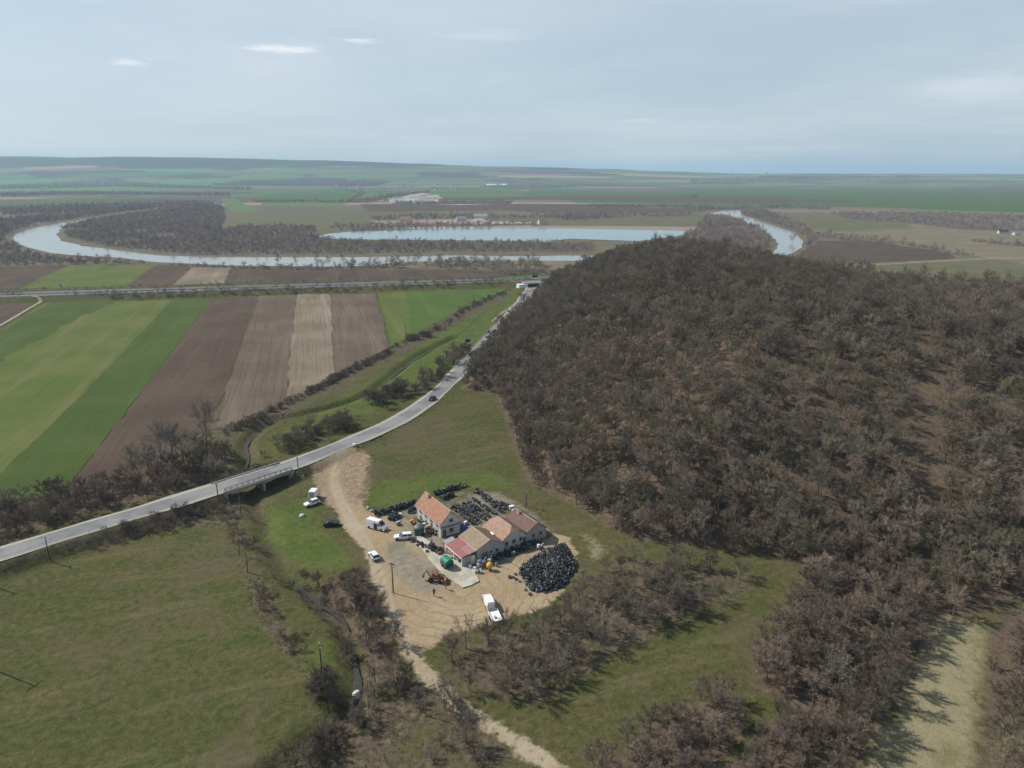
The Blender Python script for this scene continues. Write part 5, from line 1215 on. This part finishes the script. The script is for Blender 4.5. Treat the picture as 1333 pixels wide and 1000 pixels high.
for x, y, d in zip(xs_, ys_, dh):
    hh = 1.7 * (1 - math.exp(-d / 2.0)) + .35 * float(vnoise(x, y, 2.2, 9)) * min(1, d / 2); top = max(0, hh)
    for z in {0.16, max(.16, top)} if top < .9 else {max(.16, top), max(.16, top - .4)}:
        TX.append((x, y, z, int(nr.integers(3)), (nr.normal(0, .65), nr.normal(0, .65), nr.uniform(0, 6.28)), 'heap'))
for px, py in ((664, 752), (668, 752), (671, 748), (676, 757), (672, 755), (684, 768), (690, 774), (745, 757), (757, 744)): x, y = at(px, py); TX.append((x, y, .15, int(nr.integers(3)), (nr.normal(0, .1), nr.normal(0, .1), 0), 'heap'))
def tyre_row(a, b, wd, hgt, n, key):
    p, q = at(*a), at(*b); L = math.dist(p, q); ux, uy = (q[0] - p[0]) / L, (q[1] - p[1]) / L
    for _ in range(n):
        s = nr.uniform(0, L); o = nr.normal(0, wd * .42); lay = nr.uniform(0, 1) * hgt * max(.2, 1 - abs(o) / wd)
        up = nr.random() < .35
        TX.append((p[0] + ux * s - uy * o, p[1] + uy * s + ux * o, .15 + lay, int(nr.integers(3)), (nr.normal(0, .25) + 1.5 * up, nr.normal(0, .25), nr.uniform(0, 6.28)), key))
tyre_row((488, 671), (541, 656), 1.2, 1.3, 150, 'rows'); tyre_row((508, 677), (520, 671), 1.4, 1.0, 55, 'rows'); tyre_row((533, 668), (541, 662), 1.0, .9, 26, 'rows'); tyre_row((546, 677), (566, 697), .7, .7, 40, 'rows')
tyre_row((565, 644), (606, 632), 1.0, 1.2, 85, 'rows'); tyre_row((576, 651), (590, 644), 1.2, .8, 36, 'rows')
for a, b, n in (((588, 660), (618, 683), 85), ((594, 658), (625, 681), 70), ((602, 656), (631, 677), 75), ((608, 653), (637, 674), 70), ((616, 651), (645, 670), 70), ((628, 648), (655, 668), 60)): tyre_row(a, b, .5, .5, int(n * .72), 'rows')
tyre_row((620, 641), (640, 652), 1.0, 1.0, 45, 'rows'); tyre_row((640, 655), (664, 662), 1.3, .9, 65, 'rows'); tyre_row((535, 703), (575, 722), .7, .5, 26, 'rows'); tyre_row((560, 712), (574, 720), 1.2, 1.0, 34, 'rows'); tyre_row((640, 728), (702, 706), 1.7, .5, 110, 'rows')
order = sorted(range(len(TX)), key=lambda i: (TX[i][5] != 'heap', math.dist(TX[i][:3], (0, 0, H)) - 3.0 * TX[i][2]))
for j, i in enumerate(order[:290]):
    x, y, z, k, e, zone = TX[i]; o = new_obj('tyre', TY[k]); o.location = (x, y, z + .02); o.rotation_euler = e
    tag(o, 'worn black tyre on the big heap at the right of the yard' if zone == 'heap' else 'worn black tyre in the rows round the farmhouse', 'tyre', 'tyres of the big heap' if zone == 'heap' else 'tyres in the rows')
rs_ = order[290:]; scatter('tyre_rows', TY, [(TX[i][0], TX[i][1], TX[i][2] + .02) for i in rs_], [TX[i][4] for i in rs_], [(1, 1, 1)] * len(rs_), [TX[i][3] for i in rs_], 'black tyres stacked in rows round the farmhouse and filling the back of the heap', 'tyres')

# ------------------------------------------------------------------ bridge over the stream
bx0, by0, bz0 = (float(k) for k in road_at(BR0)); bx1, by1, bz1 = (float(k) for k in road_at(BR1)); BL = math.dist((bx0, by0), (bx1, by1)); BA = math.atan2(by1 - by0, bx1 - bx0)
t = thing('road_bridge', 'small concrete road bridge with low parapets over the stream ditch', 'bridge', ((bx0 + bx1) / 2, (by0 + by1) / 2, 0), BA); hB = BL / 2; zt = ROAD_Z - .2
MB().box((0, 0, zt - .42), (BL + 1.5, ROAD_W + 1.7, .75)).build('deck', M_CONC, t)
for s in (-1, 1):
    m = MB(); m.box((0, s * (ROAD_W / 2 + .68), zt + .14), (BL + 1.2, .36, .4)); m.build('kerb', M_CONC, t)
    m = MB(); y = s * (ROAD_W / 2 + .72)
    for k in range(13): m.box((-hB + BL * k / 12, y, zt + .8), (.12, .12, .95))
    for z in (.75, 1.2): m.box((0, y, zt + z), (BL + .3, .08, .1))
    m.build('railing', M_POLE, t)
for x in (-hB - .2, hB + .2): MB().box((x, 0, zt / 2 - 1.4), (1.2, ROAD_W + 2.2, zt + 2.0)).build('abutment', M_CONC, t)
MB().box((1.5, 0, zt / 2 - 1.4), (.7, ROAD_W + .6, zt + 1.2)).build('pier', M_CONC, t)
for x, s in ((hB + .6, -1), (-hB - .6, -1), (hB + .6, 1), (-hB - .6, 1)): MB().box((x + (.9 if x > 0 else -.9), s * (ROAD_W / 2 + 1.9), -.55), (3.0, .35, 2.6), rz=s * (.7 if x > 0 else -.7)).build('wing_wall', M_CONC, t)

# underpass of the motorway
ux = at(694, 368)[0]; uy = float(np.interp(ux, [p[0] for p in mway], [p[1] for p in mway])) - 21.5; t = thing('underpass', 'bright white concrete underpass portal where the road meets the motorway', 'underpass', (ux, uy, 0), math.atan2(mway[3][1] - mway[2][1], mway[3][0] - mway[2][0]))
M_CHALK = plain('bright_concrete', (.72, .7, .64), .9, var=.12, scale=.4)
MB().box((0, 9.5, 2.6), (16, 16, .7)).build('deck', M_CONC, t)
for s in (-1, 1): MB().box((s * 5.2, 8.0, 1.2), (1.0, 15.5, 2.3)).build('side_wall', M_CHALK, t)
MB().box((-9.0, -.5, 1.1), (7.5, .7, 2.4), rz=.35).build('wing_wall', M_CHALK, t); MB().box((8.6, -1.2, 1.2), (6.5, .7, 2.6), rz=-.45).build('wing_wall', M_CHALK, t)
MB().box((0, .4, 3.6), (17, .4, .6)).build('parapet', M_CHALK, t)
m = MB(); m.raw([(-15, -3.5, .2), (-5, -2, .2), (-5.6, 2, 2.6), (-13, 3.5, 2.8)], [(0, 1, 2, 3)]); m.raw([(-15, -3.5, -.4), (-5, -2, -.4), (-5.6, 2, 2.2), (-13, 3.5, 2.4)], [(3, 2, 1, 0)]); m.raw([(5, -3.5, .2), (14, -4.5, .2), (12, 2, 2.8), (5.6, 1.5, 2.6)], [(0, 1, 2, 3)]); m.raw([(5, -3.5, -.4), (14, -4.5, -.4), (12, 2, 2.4), (5.6, 1.5, 2.2)], [(3, 2, 1, 0)]); m.build('slope_paving', M_CHALK, t)

# ------------------------------------------------------------------ poles, signs, posts, wires
def power_pole(label, x, y, h, az, arm=1.6, z=0.0):
    t = thing('power_pole', label, 'pole', (x, y, z), az, 'power poles'); MB().tube((0, 0, -.4), (0, 0, h), .15, .1, 10).build('pole', M_POLE, t)
    MB().box((0, 0, h - .35), (.11, arm, .13)).build('crossarm', M_POLE, t)
    for y_ in (-arm / 2 + .1, 0, arm / 2 - .1):
        m = MB(); m.lathe((0, y_, h - .28 + .3 * (y_ == 0)), [(.03, 0), (.06, .05), (.035, .1), (.06, .15), (.03, .2)], 8); m.build('insulator', M_WHITE, t)
    return t
for lab, px, py, h, az in (('power pole standing in the middle of the sandy yard', 512, 772, 7.2, 1.2), ('tall power pole in the meadow by the dark bush at the stream pool', 421, 897, 9.0, .4), ('pole rising beside the bridge', 283.5, 645, 3.4, .7), ('short pole on the grass edge right of the bridge', 388, 609, 3.4, .7),
                           ('thin pole below the road at the far left', 64.6, 728, 5.6, .7), ('pole at the far green field edge by the stream hedge', 616.5, 400, 8.5, 1.3), ('pole on the edge of the bright green field near the brown one', 528, 439, 7.6, 1.3), ('pole beside the road just before it slips behind the hill', 643.5, 452, 9.0, 1.4),
                           ('farthest pole near the underpass at the corner of the green field', 664, 379, 7.5, 1.3), ('slender pole on the grass above the white van', 685, 660, 4.5, .2)):
    x, y, z = at_g(px, py); lab = lab.replace('above the white van', 'between brown roofed house and wooded hill'); power_pole(lab, x, y, h, az, z=z)
sv = Vector((-math.cos(R(157)), -math.sin(R(157))))    # where shadows point
tip = at(45, 893); hp = 9.0; Ls = (hp - .35) / math.tan(R(41)); pole_a = (tip[0] - sv.x * Ls, tip[1] - sv.y * Ls)
power_pole('power pole at the left edge of the lower meadow casting a long shadow', pole_a[0], pole_a[1], hp, R(-23), 3.0)
tip = at(20, 773); Ls = 7.0 / math.tan(R(41)); power_pole('power pole at the left edge of the upper meadow', tip[0] - sv.x * Ls, tip[1] - sv.y * Ls, 7.3, R(-60), 1.4)
def wires(name, label, a, b, offs, h0, h1):
    m = MB()
    dx, dy = b[0] - a[0], b[1] - a[1]; L = math.hypot(dx, dy); nx, ny = -dy / L, dx / L
    for o in offs:
        pr = None
        for k in range(25):
            q = k / 24; p_ = (a[0] + dx * q + nx * o, a[1] + dy * q + ny * o, h0 + (h1 - h0) * q - 4 * q * (1 - q) * 1.0)
            if pr: m.tube(pr, p_, .012, n=3, cap=False)
            pr = p_
    tag(m.build(name, M_STEEL), label, 'wire')
wires('power_line', 'faint pair of power wires crossing the lower left corner', pole_a, (pole_a[0] + 9, pole_a[1] - 62), (-1, 1), hp, hp)
def road_sign(label, px, py, w, h, face_az):
    x, y, z = at_g(px, py); t = thing('road_sign', label, 'sign', (x, y, z), face_az); m = MB()
    for s in (-.6, .6): m.tube((s * w / 2, 0, -.2), (s * w / 2, 0, 3.6), .06, n=6)
    m.build('posts', M_STEEL, t); MB().box((0, -.1, 2.7), (w, .06, h)).build('panel', M_BLUE, t); MB().box((0, -.06, 2.7), (w + .12, .04, h + .12)).build('border', M_WHITE, t)
road_sign('large plain blue road sign standing on the verge by the stream', 609, 450, 2.6, 1.8, R(12))
def guard_rail(label, s0, s1, o):
    t = None; m = MB(); k = 0; prev = None
    for s in np.arange(s0, s1, 4.0):
        x, y, z = (float(q) for q in road_at(s)); x2, y2, _ = (float(q) for q in road_at(s + 1)); a = math.atan2(y2 - y, x2 - x); q = (x - math.sin(a) * o, y + math.cos(a) * o, z)
        if t is None: t = thing('guard_rail', label, 'guard rail', (0, 0, 0))
        MB().box((q[0], q[1], q[2] + .35), (.1, .1, .9), rz=a).build('post', M_STEEL, t)
        if prev: m.tube((prev[0], prev[1], prev[2] + .68), (q[0], q[1], q[2] + .68), .14, n=4)
        prev = q
    m.build('rail', M_STEEL, t)
guard_rail('steel guard rail along the stream side of the road below the hill', road_param(at(596, 480, .4)), road_param(at(664, 409, .4)), ROAD_W / 2 + .9)
for k, px in enumerate((60, 110, 160, 205, 245)):
    s = road_param(at(px, 721 - px * .303, ROAD_Z)); x, y, z = (float(q) for q in road_at(s)); x2, y2, _ = (float(q) for q in road_at(s + 1)); a = math.atan2(y2 - y, x2 - x)
    for sg in (-1,):
        t = thing('marker_post', 'small white marker post on the near edge of the raised road', 'post', (x + math.sin(a) * 3.7, y - math.cos(a) * 3.7, z - .1), a, 'marker posts along the raised road'); MB().box((0, 0, .5), (.1, .12, 1.0)).build('post', M_WHITE, t); MB().box((0, 0, .82), (.106, .126, .16)).build('reflector', M_BLACK, t)

# ------------------------------------------------------------------ far houses
def far_house(x, y, z, az, L, W, h, roofm, label, group, wallm=None):
    m = MB(); w = W / 2; l = L / 2; rh = h + W * .38
    v = [(-l, -w, -1), (l, -w, -1), (l, w, -1), (-l, w, -1), (-l, -w, h), (l, -w, h), (l, w, h), (-l, w, h), (-l, 0, rh), (l, 0, rh)]
    m.raw(v, [(0, 1, 5, 4), (2, 3, 7, 6), (1, 2, 6, 9, 5), (3, 0, 4, 8, 7)]); m.mat(1)
    e = .5; k = .3; m.raw([(-l - e, -w - e, h - k), (l + e, -w - e, h - k), (l + e, 0, rh + .1), (-l - e, 0, rh + .1), (l + e, w + e, h - k), (-l - e, w + e, h - k)], [(0, 1, 2, 3), (3, 2, 4, 5)])
    o = m.build('house', [wallm or M_WALL, roofm], fix=False); o.location = (x, y, z); o.rotation_euler = (0, 0, az); tag(o, label, 'house', group)
for k in range(64):
    px = rnd.uniform(432, 600); yy = rnd.uniform(4050, 5400) - max(0, px - 520) * 4; x = (px - 666) / FPX * yy; far_house(x, yy, gz(x, yy), rnd.uniform(0, 3), rnd.uniform(11, 20), rnd.uniform(8, 11), rnd.uniform(3.5, 6), rnd.choice((M_TERRA, M_BROWN_SHADE, M_TAN)), 'pale tiny house of the distant village on the left horizon', 'houses of the distant village')
for k in range(26):
    px = rnd.uniform(900, 1060); yy = rnd.uniform(6200, 7600); x = (px - 666) / FPX * yy; far_house(x, yy, gz(x, yy), rnd.uniform(0, 3), rnd.uniform(14, 26), rnd.uniform(9, 13), rnd.uniform(4, 7), rnd.choice((M_TERRA, M_TAN, M_BROWN_SHADE)), 'tiny house of the far village below the right horizon', 'houses of the village near the right horizon')
for k, (px, py, L, W, h, rm, lab) in enumerate(((1305, 304, 12, 7, 3, M_DARK, 'white house with a dark roof among the wood at the right edge'), (1322, 306, 9, 6, 2.6, M_GREYP, 'white shed right of the dark roofed house at the right edge'), (1345, 305, 16, 9, 4, M_TERRA, 'white house just beyond the right edge wood'),
                                               (626, 287, 26, 12, 8, M_GREYP, 'pale works building on the far lake shore'), (600, 288, 18, 10, 5, M_GREYP, 'low pale shed among sand at the far lake shore'), (706, 292, 14, 9, 6, M_TERRA, 'small house at the right end of the far lake shore works'), (528, 289, 20, 10, 6, M_TERRA, 'red roofed works shed left of the sand heaps'),
                                               (60, 246, 30, 14, 6, M_TERRA, 'farm on the far plain at the left'), (640, 243, 70, 20, 7, M_WHITE, 'long white hall on the far plain'), (655, 243, 50, 20, 7, M_WHITE, 'shorter white hall right of the long one on the far plain'))):
    x, y = at(px, py); far_house(x, y, gz(x, y), rnd.uniform(-.3, .3), L, W, h, rm, lab, None)

# ------------------------------------------------------------------ the two people on the yard
def person(label, px, py, az, jacket, trousers, pose):
    x, y = at(px, py); t = thing('person', label, 'person', (x, y, .1), az); t.scale = (1, 1, 1)
    V, Ed, Rd = [], [], []
    def jt(p, r, par=None):
        V.append(p); Rd.append(r); 
        if par is not None: Ed.append((par, len(V) - 1))
        return len(V) - 1
    pel = jt((0, 0, .95), .14); wst = jt((0, 0, 1.1), .135, pel); ch = jt((0, .01, 1.32), .165, wst); nk = jt((0, .01, 1.5), .06, ch); hd_ = jt((.02, .0, 1.6), .085, nk); jt((.02, 0, 1.7), .085, hd_)
    jt((.115, 0, 1.615), .014, hd_)   # nose
    for s in (-1, 1):
        st = pose.get('step', 0) * s
        hp_ = jt((0, s * .1, .9), .1, pel); kn = jt((st * .12 + .02, s * .11, .5), .065, hp_); an = jt((st * .2, s * .11, .1), .045, kn); jt((st * .2 + .16, s * .12, .04), .04, an)
        sh = jt((0, s * .19, 1.42), .065, ch); el = jt((-.04 - st * .1, s * .26, 1.14), .05, sh); wr = jt((.08 + pose.get('reach', 0) - st * .14, s * .26, .92), .034, el); pm = jt((.1 + pose.get('reach', 0) - st * .16, s * .26, .85), .036, wr)
        for k, L in enumerate((.07, .085, .08, .065)):
            a = jt((V[pm][0] - .025 + k * .018, s * .262, .81), .0095, pm); jt((V[pm][0] - .02 + k * .018, s * .25, .81 - L), .008, a)
        a = jt((V[pm][0] + .035, s * .24, .83), .011, pm); jt((V[pm][0] + .055, s * .225, .79), .009, a)
        jt((.02, s * .088, 1.61), .014, hd_)   # ear
    def grown(name, mat, sel, ex, par):
        ids = [i for i in range(len(V)) if sel(V[i], i)]; mp = {j: k for k, j in enumerate(ids)}
        me = bpy.data.meshes.new(name); me.from_pydata([V[i] for i in ids], [(mp[a], mp[b]) for a, b in Ed if a in mp and b in mp], []); me.materials.append(mat); o = new_obj(name, me, par)
        md = o.modifiers.new('skin', 'SKIN'); sv_ = me.skin_vertices
        if not sv_: me.attributes  # layer is made by the modifier below
        bm = bmesh.new(); bm.from_mesh(me); lay = bm.verts.layers.skin.verify(); bm.verts.ensure_lookup_table()
        for k, i in enumerate(ids): bm.verts[k][lay].radius = (Rd[i] + ex, Rd[i] + ex); bm.verts[k][lay].use_root = (k == 0)
        bm.to_mesh(me); bm.free(); o.modifiers.new('smooth', 'SUBSURF').levels = 1; o.modifiers['smooth'].render_levels = 1; return o
    grown('body', M_SKIN, lambda p, i: True, 0, t)
    grown('jacket', jacket, lambda p, i: .88 <= p[2] <= 1.5 and abs(p[1]) < .3 and Rd[i] > .045 and p[2] > .93, .02, t)
    grown('trousers', trousers, lambda p, i: p[2] < .96 and Rd[i] >= .044 and abs(p[1]) < .15, .016, t)
    m = MB(); m.lathe((.005, 0, 1.68), [(.1, -.03), (.105, .03), (.08, .085), (.03, .115)], 12); m.build('hair', M_HAIR, t, smooth=True)
    m = MB()
    for s in (-1, 1):
        m.lathe((pose.get('step', 0) * s * .2 + .06, s * .115, .045), [(.06, -.04), (.06, .02), (.035, .05)], 8)
    m.build('shoes', M_BLACK, t)
person('person in dark clothes standing alone on the sandy yard', 565, 776, R(-60), M_CLOTH, M_CLOTH, {'step': .3})
person('person in dark jacket and jeans standing at the edge of the concrete apron', 580.5, 767, R(200), M_CLOTH, M_CLOTH2, {'reach': .06})
# ------------------------------------------------------------------ light, sky, air
SUN_AZ, SUN_EL = R(157), R(41)
S = Vector((math.cos(SUN_AZ) * math.cos(SUN_EL), math.sin(SUN_AZ) * math.cos(SUN_EL), math.sin(SUN_EL)))
sd = bpy.data.lights.new('sun', 'SUN'); sd.energy = 4.9; sd.angle = R(.53); sd.color = (1, .945, .865)
so = bpy.data.objects.new('sun', sd); COL.objects.link(so); so.rotation_euler = S.to_track_quat('Z', 'Y').to_euler(); so.location = (-200, 100, 300)
wd = bpy.data.worlds.new('World'); SC.world = wd; wd.use_nodes = True
wt = wd.node_tree; wn = wt.nodes; bg = wn['Background']; bg.inputs['Strength'].default_value = .09
def wadd(t, **k):
    x = wn.new(t)
    for a, b in k.items(): setattr(x, a, b)
    return x
def wput(sock, v):
    if isinstance(v, bpy.types.NodeSocket): wt.links.new(v, sock)
    else: sock.default_value = v
def wmath(op, a, b=None, clamp=False):
    x = wadd('ShaderNodeMath', operation=op, use_clamp=clamp); wput(x.inputs[0], a)
    if b is not None: wput(x.inputs[1], b)
    return x.outputs[0]
def wmix(f, a, b):
    x = wadd('ShaderNodeMix', data_type='RGBA'); wput(x.inputs[0], f); wput(x.inputs[6], a); wput(x.inputs[7], b); return x.outputs[2]
def wstep(v, lo, hi):
    x = wadd('ShaderNodeMapRange', interpolation_type='SMOOTHSTEP'); wput(x.inputs[0], v); x.inputs[1].default_value = lo; x.inputs[2].default_value = hi; return x.outputs[0]
sky = wadd('ShaderNodeTexSky', sky_type='NISHITA'); sky.sun_disc = False; sky.sun_elevation = SUN_EL; sky.sun_rotation = math.pi / 2 - SUN_AZ
sky.altitude = 200; sky.air_density = 1.0; sky.dust_density = 1.2; sky.ozone_density = 2.0
tc = wadd('ShaderNodeTexCoord').outputs['Generated']; sp = wadd('ShaderNodeSeparateXYZ'); wput(sp.inputs[0], tc)
zc = wmath('MAXIMUM', sp.outputs[2], .015)
cb = wadd('ShaderNodeCombineXYZ'); wput(cb.inputs[0], wmath('DIVIDE', sp.outputs[0], wmath('ADD', zc, .06))); wput(cb.inputs[1], wmath('DIVIDE', sp.outputs[1], wmath('ADD', zc, .06)))
def wnoise(scale, detail, sc=(1, 1, 1), loc=(0, 0, 0), rough=.55):
    mp = wadd('ShaderNodeMapping'); wput(mp.inputs[0], cb.outputs[0]); mp.inputs[1].default_value = loc; mp.inputs[3].default_value = sc
    x = wadd('ShaderNodeTexNoise'); wput(x.inputs[0], mp.outputs[0]); x.inputs['Scale'].default_value = scale; x.inputs['Detail'].default_value = detail; x.inputs['Roughness'].default_value = rough; return x.outputs[0]
veil = wstep(wnoise(.32, 5, (1, .8, 1), (2.1, .4, 0)), .33, .72)
streak = wstep(wnoise(.9, 6, (.5, 1.4, 1), (4.2, 1.3, 0), .62), .58, .80)
low = wstep(sp.outputs[2], .62, .22)     # the pale milky layer lies low, the zenith is clear
c0 = wmix(wmath('ADD', .12, wmath('MULTIPLY', low, .5)), sky.outputs[0], (6.6, 8.0, 9.1, 1))
c1 = wmix(wmath('MULTIPLY', wmath('MULTIPLY', veil, .6), low), c0, (8.4, 9.0, 9.4, 1))
c2 = wmix(wmath('MULTIPLY', wmath('MULTIPLY', streak, .42), low), c1, (9.3, 9.7, 10.0, 1))
# two small bright wisps of cloud, set by their direction in the sky
def wisp(px, py, wx, wy, sd):
    u = (px - 666.5) / FPX; v = (500 - py) / FPX; d = Vector((u, CT + v * ST, -ST + v * CT)).normalized(); az = math.atan2(d.x, d.y); el = math.asin(d.z)
    a = wmath('ARCTAN2', sp.outputs[0], sp.outputs[1]); e = wmath('ARCSINE', sp.outputs[2])
    cbx = wadd('ShaderNodeCombineXYZ'); wput(cbx.inputs[0], wmath('MULTIPLY', wmath('SUBTRACT', a, az), 1 / wx)); wput(cbx.inputs[1], wmath('MULTIPLY', wmath('SUBTRACT', e, el), 1 / wy)); cbx.inputs[2].default_value = sd
    nz = wadd('ShaderNodeTexNoise'); wput(nz.inputs[0], cbx.outputs[0]); nz.inputs['Scale'].default_value = 1.6; nz.inputs['Detail'].default_value = 5; nz.inputs['Roughness'].default_value = .65
    ln = wadd('ShaderNodeVectorMath', operation='LENGTH'); flat = wadd('ShaderNodeVectorMath', operation='MULTIPLY'); wput(flat.inputs[0], cbx.outputs[0]); flat.inputs[1].default_value = (1, 1, 0); wput(ln.inputs[0], flat.outputs[0])
    return wstep(wmath('SUBTRACT', wmath('ADD', wmath('MULTIPLY', nz.outputs[0], 1.5), .1), ln.outputs['Value']), .0, .75)
cc = c2
for a in ((372, 64, .075, .0085, 1.0, .75), (168, 82, .030, .006, 5.0, .5), (470, 53, .035, .005, 9.0, .5), (640, 47, .12, .009, 3.0, .14), (830, 157, .055, .004, 6.0, .22), (1270, 112, .10, .02, 8.0, .2)):
    cc = wmix(wmath('MULTIPLY', wisp(*a[:5]), a[5]), cc, (11.2, 11.3, 11.4, 1))
wput(bg.inputs['Color'], cc)

hz = MB().box((0, 15300, 110), (52600, 31900, 410)); 
hm = bpy.data.materials.new('haze'); hm.use_nodes = True; ht = hm.node_tree; ht.nodes.clear()
ho = ht.nodes.new('ShaderNodeOutputMaterial'); hv = ht.nodes.new('ShaderNodeVolumePrincipled')
hv.inputs['Color'].default_value = (.55, .78, 1, 1); hv.inputs['Density'].default_value = 8.5e-5; hv.inputs['Anisotropy'].default_value = 0.1
ht.links.new(hv.outputs[0], ho.inputs['Volume'])
ha = hz.build('haze', hm); ha['kind'] = 'stuff'; ha['label'] = 'pale blue haze lying over the far plain'

SC.view_settings.view_transform = 'Standard'; SC.view_settings.look = 'None'; SC.view_settings.exposure = 0; SC.view_settings.gamma = 1
cy = SC.cycles
SC.render.engine = 'CYCLES'
cy.max_bounces = 4; cy.diffuse_bounces = 2; cy.glossy_bounces = 2; cy.transmission_bounces = 2; cy.volume_bounces = 1; cy.transparent_max_bounces = 4
cy.use_adaptive_sampling = True; cy.adaptive_threshold = .01
cy.use_denoising = True
try:
    cy.denoiser = 'OPENIMAGEDENOISE'; cy.denoising_input_passes = 'RGB_ALBEDO_NORMAL'
except Exception: pass
cy.sample_clamp_indirect = 4
